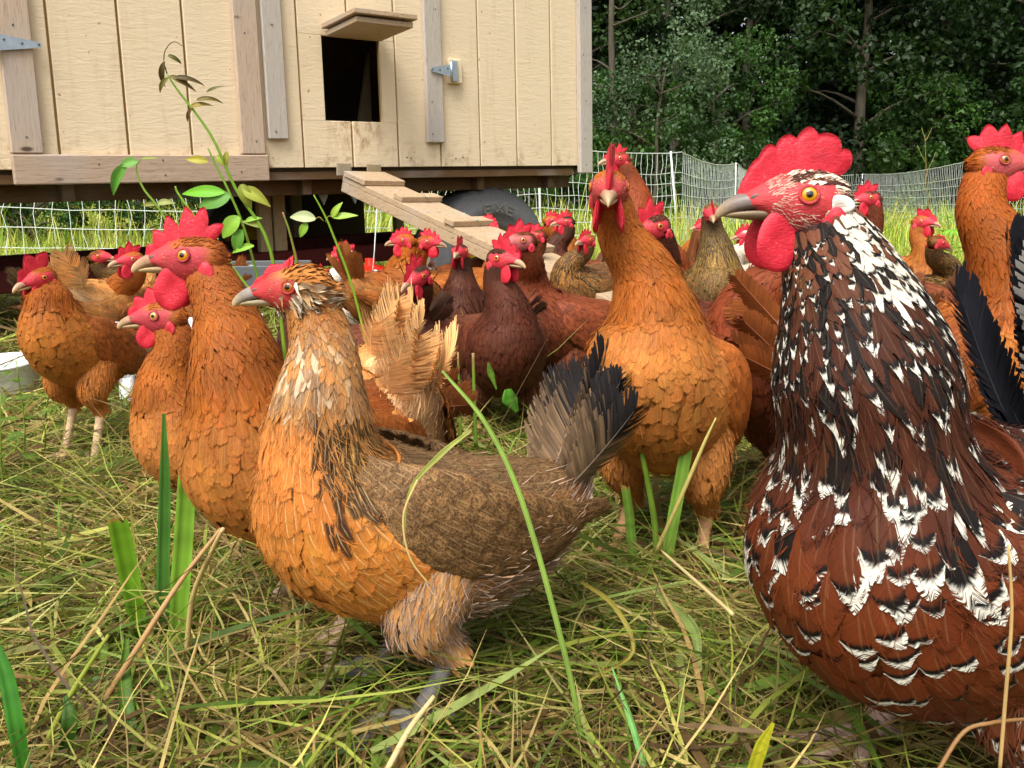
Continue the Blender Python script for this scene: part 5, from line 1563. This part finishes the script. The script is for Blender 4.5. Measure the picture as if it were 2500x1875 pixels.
# ------------------------------------------------------------------ grass
PAL = np.array([C(150, 158, 62), C(122, 144, 48), C(176, 172, 84), C(196, 174, 106), C(164, 134, 80), C(104, 128, 40), C(108, 84, 50), C(188, 186, 108)])
PW = np.array([.19, .17, .15, .14, .12, .11, .08, .04])
rng = np.random.default_rng(101)
def scatter(n, y0, y1, pw=1.0, margin=.45):
    u = rng.uniform(0, 1, n)
    y = (y0 ** pw + (y1 ** pw - y0 ** pw) * u) ** (1 / pw)
    x = rng.uniform(-1, 1, n) * (y * .66 + margin)
    return x, y
def thatch(n, y0, y1, pw, lm, wm, zmax, name, label):
    x, y = scatter(n, y0, y1, pw)
    # thinner where the ground is trampled
    bare = np.sin(x * 5.3 + 1.7 * np.sin(y * 3.1)) * np.sin(y * 4.7 + 2.0 * np.sin(x * 2.3)) + .35 * np.sin(x * 17 + y * 13)
    keep = rng.uniform(0, 1, n) < np.clip(.95 - .75 * np.clip(bare, 0, 1), .2, 1)
    x, y = x[keep], y[keep]; n = len(x)
    # pressed down where the near hens stand
    for (fx_, fy_, fr_) in ((px(992, 480, .72)[0], .70, .10), (px(170, 480, 1.42)[0], 1.40, .10), (px(1640, 480, 1.02)[0], 1.0, .10), (px(2410, 480, .60)[0] - .03, .58, .10)):
        keep = ((x - fx_) ** 2 + (y - fy_) ** 2 > fr_ ** 2) | (rng.uniform(0, 1, len(x)) < .30)
        x, y = x[keep], y[keep]; n = len(x)
    # clumps of one colour and heading
    cx = np.floor(x * 7) + np.floor(y * 7) * 131
    hsh = np.modf(np.abs(np.sin(cx * 12.9898) * 43758.5453))[0]
    ci = rng.choice(len(PAL), n, p=PW)
    ci = np.where(rng.uniform(0, 1, n) < .35, (hsh * len(PAL)).astype(int) % len(PAL), ci)
    col = PAL[ci] * rng.uniform(.42, 1.15, (n, 1))
    az = np.where(rng.uniform(0, 1, n) < .45, hsh * 6.28 + rng.normal(0, .6, n), rng.uniform(0, 2 * np.pi, n))
    z = ground_z(x, y) + zmax * rng.beta(1.2, 1.6, n)
    L = rng.gamma(4, lm / 4, n); W = rng.gamma(3, wm / 3, n).clip(.0007, .012)
    el = rng.normal(.12, .22, n); dr = rng.normal(.25, .45, n)
    v, q, c = ribbons(np.stack([x, y, z], -1), az, el, L, W, dr, 5, col, rng, kink=.8, twist=rng.normal(0, .8, n))
    v[:, 2] = np.maximum(v[:, 2], ground_z(v[:, 0], v[:, 1]) + .002)
    tag(mk(name, v, [q], M['grass'], col=c, smooth=True), label, 'grass', kind='stuff')
thatch(76000, .28, 1.7, 1.35, .115, .0021, .026, 'mown_grass', 'loose mown grass and straw matted on the near ground')
thatch(26000, 1.5, 4.6, 1.3, .14, .0034, .045, 'mown_grass', 'loose mown grass on the ground farther back among the flock')
n = 900
x, y = scatter(n, .35, 1.9, 1.2)
colb = np.array([C(120, 150, 56), C(150, 164, 90), C(170, 150, 80), C(134, 106, 62), C(96, 124, 48)])[rng.integers(0, 5, n)] * rng.uniform(.5, 1.0, (n, 1))
v, q, c = ribbons(np.stack([x, y, .012 + .018 * rng.uniform(0, 1, n)], -1), rng.uniform(0, 6.28, n), rng.normal(.04, .10, n), rng.uniform(.08, .26, n), rng.uniform(.005, .011, n), rng.normal(.1, .2, n), 7, colb, rng, kink=.35, twist=rng.normal(0, .35, n))
v[:, 2] = np.maximum(v[:, 2], .003)
tag(mk('mown_grass', v, [q], M['grass'], col=c), 'broad flattened cut leaves lying through the near mown grass', 'grass', kind='stuff')
def upright(n, y0, y1, lm, wm, name, label, pal, pw=1.2, tilt=.3, xr=None):
    x, y = scatter(n, y0, y1, pw, 2.0)
    if xr is not None: x = rng.uniform(xr[0], xr[1], n)
    col = pal[rng.integers(0, len(pal), n)] * rng.uniform(.7, 1.2, (n, 1))
    L = rng.gamma(6, lm / 6, n)
    v, q, c = ribbons(np.stack([x, y, ground_z(x, y)], -1), rng.uniform(0, 6.28, n), 1.5 - np.abs(rng.normal(0, tilt, n)), L, np.full(n, wm) * rng.uniform(.6, 1.5, n), rng.uniform(.1, 1.2, n), 4, col, rng)
    tag(mk(name, v, [q], M['grass'], col=c), label, 'grass', kind='stuff')
MEAD = np.array([C(176, 190, 70), C(150, 176, 58), C(196, 196, 92), C(122, 156, 52), C(206, 190, 110)])
upright(1500, .9, 2.2, .07, .0026, 'growing_grass', 'thin live grass blades growing among the flock', MEAD[:4])
upright(16000, 4.2, 9.5, .16, .006, 'meadow_grass', 'short bright grass inside the fence behind the coop', MEAD)
upright(22000, 9, 24, .34, .012, 'meadow_grass', 'tall pale meadow grass beyond the fence', MEAD, 1.0)

# ------------------------------------------------------------------ single plants
GRN, YEL, STR = C(126, 178, 40), C(178, 190, 70), C(206, 182, 118)
def blade(pts, wid, name, label, col, cat='grass stalk', seg=16, cut=True, parent=None, fold=.35, tip=None, group=None):
    P = catmull(np.array(pts, float), seg)
    T = np.gradient(P, axis=0); T /= np.linalg.norm(T, axis=1)[:, None]
    view = np.array([0, 0, CAM_Z]) - P; view[:, 2] *= .3
    side = np.cross(T, view); side /= np.linalg.norm(side, axis=1)[:, None]
    nrm = np.cross(side, T)
    w_ = np.interp(np.linspace(0, 1, seg), np.linspace(0, 1, len(wid)), wid)
    b = np.array([-1, -.5, 0, .5, 1.0])
    v = P[:, None] + side[:, None] * (b[None, :, None] * w_[:, None, None] * .5) - nrm[:, None] * ((1 - np.abs(b))[None, :, None] * w_[:, None, None] * fold * .5)
    if cut:
        jr = np.random.default_rng(len(name) + seg)
        v[-1] += T[-1][None] * jr.normal(0, w_[-1] * .18, 5)[:, None]
    vb = v + nrm[:, None] * .0008
    vv = np.concatenate([v.reshape(-1, 3), vb.reshape(-1, 3)])
    g = gridq(seg, 5)
    edge = [(i * 5 + j, (i + 1) * 5 + j, seg * 5 + (i + 1) * 5 + j, seg * 5 + i * 5 + j) for i in range(seg - 1) for j in (0, 4)]
    col = np.asarray(col, float) * .82
    c = np.tile(col, (seg * 5, 1)) * np.repeat(np.random.default_rng(seg).uniform(.85, 1.1, seg), 5)[:, None]
    st = np.tile(np.array([1, .82, 1.12, .82, 1]), seg)[:, None]
    c = c * st
    if tip is not None:
        f = np.repeat(sm(.93, 1, np.linspace(0, 1, seg)), 5)[:, None]
        c = c * (1 - f) + np.asarray(tip)[None] * f
    o = mk(name, vv, [g, g[:, ::-1] + seg * 5, np.array(edge)], M['leaf'], col=np.concatenate([c, c]), parent=parent)
    if label: tag(o, label, cat, group)
    return o
def stem(pts, rad, name, label, col, cat='grass stalk', parent=None, n=18, tipcol=None):
    mb = MB()
    P = catmull(np.array(pts, float), n)
    c = np.tile(np.asarray(col, float), (n, 1))
    if tipcol is not None:
        f = sm(.75, 1, np.linspace(0, 1, n))[:, None]; c = c * (1 - f) + np.asarray(tipcol)[None] * f
    mb.tube(P, np.interp(np.linspace(0, 1, n), np.linspace(0, 1, len(rad)), rad) * (.62 if parent is not None else .8), 8, c=c)
    o = mb.build(name, M['leaf'], parent, smooth=True)
    if label: tag(o, label, cat)
    return o
TIP = C(196, 140, 80)
# the cut clump at the lower left
Yc = .80
blade([px(350, 1590, Yc), px(330, 1480, Yc - .01), px(300, 1330, Yc - .02), px(285, 1265, Yc - .025)], [.010, .017, .019, .017], 'cut_stalk', 'broad cut green leaf stalk with a ragged flat top at lower left', GRN, 'cut stalk', tip=TIP)
blade([px(402, 1600, Yc), px(398, 1450, Yc), px(402, 1200, Yc), px(400, 1010, Yc)], [.012, .013, .011, .003], 'cut_stalk', 'tall pointed dark green leaf blade in the cut clump at lower left', C(84, 138, 52), 'cut stalk', cut=False)
blade([px(430, 1590, Yc - .02), px(440, 1430, Yc - .02), px(452, 1250, Yc - .02), px(455, 1142, Yc - .02)], [.014, .018, .017, .014], 'cut_stalk', 'cut light green stalk with tan top, right of the pointed blade', C(140, 190, 60), 'cut stalk', tip=TIP)
stem([px(455, 1600, Yc - .05), px(470, 1460, Yc - .06), px(520, 1340, Yc - .09), px(545, 1290, Yc - .1)], [.0035, .0028, .002], 'dry_straw', 'thin tan straw leaning right across the cut clump', STR, tipcol=C(220, 190, 140))
stem([px(200, 1800, .66), px(330, 1590, .67), px(440, 1420, .70), px(540, 1290, .72)], [.0035, .003, .0022], 'dry_straw', 'long pinkish straw slanting from the bottom left to the ginger breast', C(190, 150, 100))
stem([px(90, 1860, .62), px(170, 1700, .64), px(265, 1550, .66)], [.003, .003, .002], 'dry_straw', 'olive stem slanting at the bottom left corner', C(150, 160, 60))
blade([px(60, 1880, .56), px(40, 1780, .56), px(15, 1650, .57), px(-25, 1540, .58)], [.008, .011, .010, .004], 'tall_grass', 'wide green grass blade at the bottom left edge', C(70, 140, 40), 'grass blade', cut=False)
blade([px(160, 1830, .60), px(170, 1760, .60), px(160, 1700, .61)], [.010, .012, .003], 'tall_grass', 'short dark green blade near the bottom left corner', C(70, 110, 36), 'grass blade', cut=False)
blade([px(310, 1560, .70), px(305, 1680, .66), px(325, 1800, .63)], [.004, .012, .009], 'torn_grass', 'torn dark green leaf hanging below the cut clump', C(90, 130, 40), 'leaf')
# central stalks
Yd = .62
blade([px(1420, 1800, Yd), px(1380, 1600, Yd - .01), px(1280, 1240, Yd - .01), px(1190, 1040, Yd - .005), px(1080, 905, Yd + .005)], [.0035, .0042, .0040, .0036, .002], 'tall_grass', 'long pale green grass stem crossing the bearded hen\'s tail', C(166, 200, 92), 'grass stem', seg=30, cut=False)
blade([px(985, 1330, .60), px(1000, 1200, .60), px(1075, 1110, .60), px(1150, 1050, .61)], [.001, .002, .004, .002], 'tall_grass', 'yellow-green grass blade lying over the bearded hen\'s back', C(190, 196, 96), 'grass blade', seg=20, cut=False)
stem([px(1050, 1430, .59), px(1000, 1360, .59), px(985, 1260, .595), px(1020, 1170, .60)], [.0008, .001, .0012], 'dry_straw', 'thin curved straw on the bearded hen\'s wing', C(214, 186, 120))
stem([px(945, 1880, .58), px(1000, 1780, .60), px(1060, 1700, .62)], [.0030, .003, .0022], 'dry_straw', 'pale straw leaning against the bearded hen\'s leg', C(220, 196, 140))
for k, (x0, x1, y1, w_, lab) in enumerate(((1078, 1068, 838, .0050, 'left cut weed stem in the green tuft between the hens'), (1098, 1092, 830, .0040, 'thin middle weed stem in the green tuft between the hens'), (1122, 1118, 860, .0045, 'right weed stem in the green tuft between the hens'), (1158, 1155, 862, .0065, 'single cut green stem in front of the dark face-on hen'))):
    Yq = 1.12 + .03 * k
    stem([px(x0 + 4, 1090, Yq), px(x0, 980, Yq), px(x1, y1, Yq)], [w_ * .55, w_ * .5, w_ * .4], 'cut_weed', lab, C(128, 166, 56), 'weed stem', tipcol=C(170, 140, 90))
blade([px(1262, 1005, 1.2), px(1245, 975, 1.19), px(1240, 950, 1.19)], [.006, .024, .010], 'ground_weed', 'round green leaf low in front of the dark face-on hen', C(110, 180, 60), 'leaf', cut=False)
blade([px(1212, 950, 1.2), px(1198, 910, 1.2), px(1192, 885, 1.2)], [.002, .010, .003], 'ground_weed', 'small upright leaf in front of the dark hen\'s breast', C(110, 150, 50), 'leaf', cut=False)
# stalks before the face-on ginger hen
Ye = .93
blade([px(1625, 1400, Ye), px(1640, 1290, Ye), px(1672, 1120, Ye), px(1692, 998, Ye)], [.011, .014, .014, .009], 'cut_stalk', 'thick light green cut stalk before the face-on ginger hen', C(150, 196, 76), 'cut stalk', tip=C(150, 160, 60))
blade([px(1545, 1400, Ye), px(1540, 1290, Ye), px(1526, 1185, Ye)], [.011, .011, .010], 'cut_stalk', 'short cut green stub left of the thick stalk', C(150, 196, 76), 'cut stalk', tip=TIP)
blade([px(1605, 1395, Ye), px(1596, 1260, Ye), px(1568, 1110, Ye), px(1555, 1050, Ye)], [.006, .007, .005, .002], 'tall_grass', 'narrow green blade between the stub and the thick stalk', C(140, 176, 60), 'grass blade', cut=False)
stem([px(1600, 1350, Ye - .02), px(1660, 1220, Ye - .03), px(1720, 1080, Ye - .03), px(1748, 1020, Ye - .03)], [.003, .003, .001], 'dry_straw', 'pale grass seed stalk leaning right of the thick stalk', C(206, 190, 110))
blade([px(1600, 1440, .80), px(1690, 1530, .74), px(1710, 1640, .70)], [.004, .011, .003], 'tall_grass', 'fallen pale green blade below the thick stalk', C(150, 170, 90), 'grass blade', cut=False)
blade([px(1420, 1420, .78), px(1500, 1480, .74), px(1545, 1590, .70), px(1440, 1660, .68)], [.003, .0045, .004, .002], 'tall_grass', 'bent yellow blade on the ground in the lower middle', C(168, 154, 66), 'grass blade', cut=False)
blade([px(1575, 1880, .58), px(1540, 1760, .60), px(1495, 1630, .63)], [.005, .005, .001], 'tall_grass', 'blue-green blade standing at the bottom middle', C(120, 180, 90), 'grass blade', cut=False)
blade([px(1840, 1880, .50), px(1860, 1820, .50), px(1888, 1765, .50)], [.008, .008, .002], 'tall_grass', 'yellow pointed blade at the bottom beside the speckled hen', C(190, 186, 40), 'grass blade', cut=False)
stem([px(2440, 1890, .40), px(2455, 1700, .40), px(2470, 1500, .40), px(2462, 1330, .40)], [.0012, .0012, .0008], 'dry_straw', 'pinkish upright grass stalk before the speckled breast', C(206, 170, 110))
stem([px(2280, 1900, .40), px(2350, 1790, .41), px(2420, 1765, .41), px(2510, 1755, .42)], [.0014, .0013, .0012], 'dry_straw', 'arched brown stem in the bottom right corner', C(150, 110, 66))
stem([px(1790, 1500, .62), px(1700, 1420, .70), px(1615, 1345, .80)], [.002, .002, .0016], 'dry_straw', 'pale straw slanting up from the speckled breast to the stalks', C(220, 200, 140))
stem([px(1915, 920, 1.0), px(1905, 860, 1.0), px(1905, 815, 1.0)], [.0016, .0014, .0006], 'dry_straw', 'little tuft of pale straw on the chestnut breast', C(230, 214, 160))

# leaf shape for the weeds
def leaf(base, d, up, L, W, col, parent, curl=.5, fold=.3, name='leaf', seg=10, twist=0.0):
    d = np.asarray(d, float); d /= np.linalg.norm(d)
    up = np.asarray(up, float); sd = np.cross(d, up); sd /= np.linalg.norm(sd); up = np.cross(sd, d)
    W, L = W * .62, L * .85
    col = np.asarray(col) * np.array([.92, .82, .9])
    a = np.linspace(0, 1, seg)[:, None]; b = np.linspace(-1, 1, 5)[None]
    prof = np.sin(np.pi * np.clip(a, .02, .98) ** .75) ** .8
    ang = curl * a
    x = L * np.where(np.abs(curl) > 1e-3, np.sin(ang) / (curl if curl else 1), a) + 0 * b
    z = -L * (1 - np.cos(ang)) / (curl if curl else 1) + fold * W * .5 * np.abs(b) * prof
    y = .5 * W * prof * b
    tw = twist * a
    y2, z2 = y * np.cos(tw) - z * np.sin(tw) * 0, z + y * np.sin(tw)
    v = np.asarray(base)[None, None] + x[..., None] * d + y2[..., None] * sd + z2[..., None] * up
    c = np.tile(np.asarray(col, float), (seg * 5, 1)) * np.tile(np.array([.95, 1, 1.2, 1, .95]), seg)[:, None]
    return mk(name, v.reshape(-1, 3), [gridq(seg, 5)], M['leaf'], col=c, parent=parent)

LG, LD, BR = C(140, 196, 62), C(96, 160, 56), C(88, 78, 40)
def weed(name, label, cat='weed'):
    r = empty(name, (0, 0, 0)); tag(r, label, cat); return r
def rel(r, p): return np.asarray(p)
# tall wilted weed
Yw = 1.25
r = weed('tall_weed', 'tall wilting weed with shrivelled brown top leaves before the coop door')
def wp_(x, y, d=0.0): return px(x, y, Yw + d)
stem([wp_(700, 900), wp_(660, 610), wp_(575, 460), wp_(515, 330), wp_(430, 215), wp_(408, 180)], [.0048, .0042, .0034, .0026, .0016], 'stem', None, C(120, 160, 44), parent=r, n=26)
stem([wp_(408, 180), wp_(400, 150), wp_(405, 120), wp_(425, 102), wp_(450, 115)], [.0016, .0012, .0008], 'stem', None, BR, parent=r)
for (x, y, dx, dz, L, W, cu, c_) in ((402, 150, -.3, -.9, .05, .014, 1.5, BR), (410, 135, .7, -.2, .03, .012, 2.0, C(96, 98, 40)), (415, 185, .9, -.35, .05, .016, 1.2, C(112, 104, 48)), (425, 190, .8, .05, .055, .015, 1.6, BR),
                                     (412, 190, -.6, -.5, .035, .012, 1.3, C(120, 120, 56)), (465, 262, .8, .3, .04, .016, 1.4, C(150, 140, 60)), (480, 245, .9, .25, .05, .014, 1.8, C(120, 112, 50)), (470, 262, -.5, -.7, .03, .009, 1.2, C(110, 90, 50)), (505, 225, .9, .45, .035, .010, .8, C(100, 104, 50)),
                                     (595, 460, .9, -.5, .055, .034, .8, C(160, 176, 66)), (590, 450, .35, -.9, .045, .030, .6, C(140, 160, 60)), (555, 370, -.1, -.7, .03, .014, .8, C(150, 160, 60))):
    leaf(wp_(x, y), (dx, -.25, dz), (0, -1, .4), L, W, c_, r, cu, .5, twist=.8)
# second branch of the weed: pale leaves
r = weed('leafy_weed', 'leafy weed with fresh green leaves behind the ginger hens')
stem([wp_(650, 760, .03), wp_(600, 570, .03), wp_(560, 470, .03), wp_(525, 400, .03), wp_(508, 362, .03)], [.0036, .003, .0018], 'stem', None, C(132, 172, 56), parent=r)
stem([wp_(620, 720, .0), wp_(520, 590, .0), wp_(440, 480, .0), wp_(428, 455, .0)], [.0034, .003, .002], 'stem', None, C(126, 168, 50), parent=r)
stem([wp_(455, 640, -.02), wp_(395, 520, -.02), wp_(350, 460, -.02), wp_(332, 410, -.02), wp_(345, 388, -.02)], [.003, .0026, .0012], 'stem', None, C(126, 160, 56), parent=r)
for (x, y, dx, dz, L, W, cu, c_, fo) in ((548, 470, -.98, .10, .075, .030, .6, C(116, 196, 40), .2), (562, 478, -.8, -.2, .058, .044, .5, LD, .2), (508, 395, -.9, .2, .038, .020, .5, C(176, 176, 60), .4), (528, 380, .5, -.5, .024, .018, .5, C(150, 170, 60), .3),
                                         (585, 530, -.75, -.65, .050, .040, .7, LG, .2), (590, 560, -.35, -.9, .045, .030, .7, LD, .3), (600, 540, .5, .2, .03, .014, .9, LG, .4), (640, 555, -.6, .3, .04, .014, .9, C(140, 160, 70), .5), (620, 600, -.9, -.1, .045, .018, .9, LG, .4),
                                         (560, 620, -.3, -.9, .075, .030, .9, C(120, 196, 60), .2), (530, 580, -.5, -.8, .05, .04, .4, C(130, 180, 90), .3), (500, 560, -.2, -.9, .05, .03, .5, C(150, 190, 110), .3),
                                         (312, 402, -.55, -.75, .062, .028, .7, LD, .8), (335, 395, -.8, -.1, .030, .026, .4, C(110, 170, 70), .3), (385, 497, .9, .2, .03, .018, .9, C(160, 176, 96), .4), (380, 500, -.8, .1, .024, .012, .8, C(140, 150, 60), .4), (345, 388, .95, .15, .03, .006, .5, C(140, 170, 60), .3)):
    leaf(wp_(x, y), (dx, -.2, dz), (0, -1, .5), L, W, c_, r, cu, fo, twist=.3)
r = weed('leafy_weed', 'broken weed stem with two leaf pairs in front of the dark coop underside')
Yv = 1.35
def vp_(x, y, d=0.0): return px(x, y, Yv + d)
stem([vp_(900, 860), vp_(860, 700), vp_(812, 570), vp_(790, 520), vp_(766, 476)], [.0036, .0032, .0026, .0016], 'stem', None, C(130, 170, 44), parent=r)
for (x, y, dx, dz, L, W, cu, c_) in ((770, 535, -.9, .25, .052, .030, .9, C(190, 214, 150)), (750, 545, -.5, -.8, .03, .022, .5, LG), (810, 530, .5, .8, .035, .020, .6, C(150, 190, 60)), (812, 530, .95, .12, .048, .020, .3, C(160, 206, 80))):
    leaf(vp_(x, y), (dx, -.2, dz), (0, -1, .5), L, W, c_, r, cu, .3, twist=.4)
stem([vp_(790, 540), vp_(780, 530), vp_(770, 535)], [.0012, .001], 'leaf_stalk', None, C(150, 140, 60), parent=r, n=8)
stem([vp_(795, 542), vp_(802, 528), vp_(812, 530)], [.0012, .001], 'leaf_stalk', None, C(150, 140, 60), parent=r, n=8)
r = weed('leafy_weed', 'short broken weed stalk with torn brown bark left of the broken stem')
stem([vp_(740, 720), vp_(720, 620), vp_(705, 560), vp_(690, 518)], [.0030, .0028, .002], 'stem', None, C(136, 160, 56), parent=r, tipcol=C(170, 130, 90))
stem([vp_(728, 640, -.01), vp_(712, 580, -.01), vp_(700, 550, -.01)], [.0012, .001, .0005], 'bark_strip', None, C(150, 100, 66), parent=r, n=8)
leaf(vp_(722, 640), (-.6, 0, -.8), (0, -1, .3), .03, .008, LG, r, 1.0, .4)
# ragweed at the left edge and right far weeds
def fern(base, h, n, L, label, col, seed, Yd=None):
    rr = np.random.default_rng(seed)
    r = weed('feathery_weed', label)
    top = base + np.array([rr.normal(0, .02), 0, h])
    stem([base, (base + top) / 2 + rr.normal(0, .008, 3), top], [.003, .0024, .0012], 'stem', None, C(130, 150, 60), parent=r, n=10)
    for k in range(n):
        f = .25 + .75 * k / n
        an = k * 2.4
        p = base + (top - base) * f
        d = np.array([math.cos(an), math.sin(an) * .6 - .2, rr.uniform(-.1, .35)])
        for j in (-.7, -.35, 0, .35, .7):
            d2 = np.array([d[0] * math.cos(j) - d[1] * math.sin(j), d[0] * math.sin(j) + d[1] * math.cos(j), d[2]])
            leaf(p + d * L * .15, d2, (0, 0, 1), L * (1 - .4 * abs(j)), L * .22, col * rr.uniform(.8, 1.2), r, .6, .2, seg=6)
g = lambda x, y, Y_: np.array([px(x, y, Y_)[0], Y_, float(ground_z(0, Y_))])
fern(g(30, 900, 1.30), .20, 8, .036, 'feathery green weed at the left edge beside the walking hen', C(96, 132, 46), 1)
fern(g(-10, 900, 1.2), .17, 7, .038, 'feathery weed cut off by the left edge', C(92, 128, 44), 2)
fern(g(120, 1100, 1.55), .14, 7, .045, 'small feathery weed under the walking hen', C(110, 140, 50), 3)
fern(g(2330, 600, 5.2), .40, 10, .16, 'bright green weed at the foot of the right fence post', C(130, 196, 60), 4)
fern(g(2370, 600, 5.5), .36, 9, .16, 'bright green weed just right of the fence-post weed', C(150, 206, 70), 5)
r = weed('dry_weed', 'tall dry brown weed stalk before the right fence')
def dp(x, y): return px(x, y, 6.0)
stem([dp(2268, 620), dp(2268, 520), dp(2262, 430), dp(2258, 330)], [.007, .006, .003], 'stem', None, C(150, 130, 80), parent=r)
for (x, y, x2, y2) in ((2262, 400, 2240, 355), (2258, 345, 2275, 312), (2262, 420, 2285, 370), (2266, 470, 2245, 440), (2266, 450, 2290, 430), (2258, 335, 2250, 310)):
    stem([dp(x, y), dp((x + x2) / 2, (y + y2) / 2 + 4), dp(x2, y2)], [.004, .002], 'twig', None, C(160, 150, 80), parent=r, n=6)
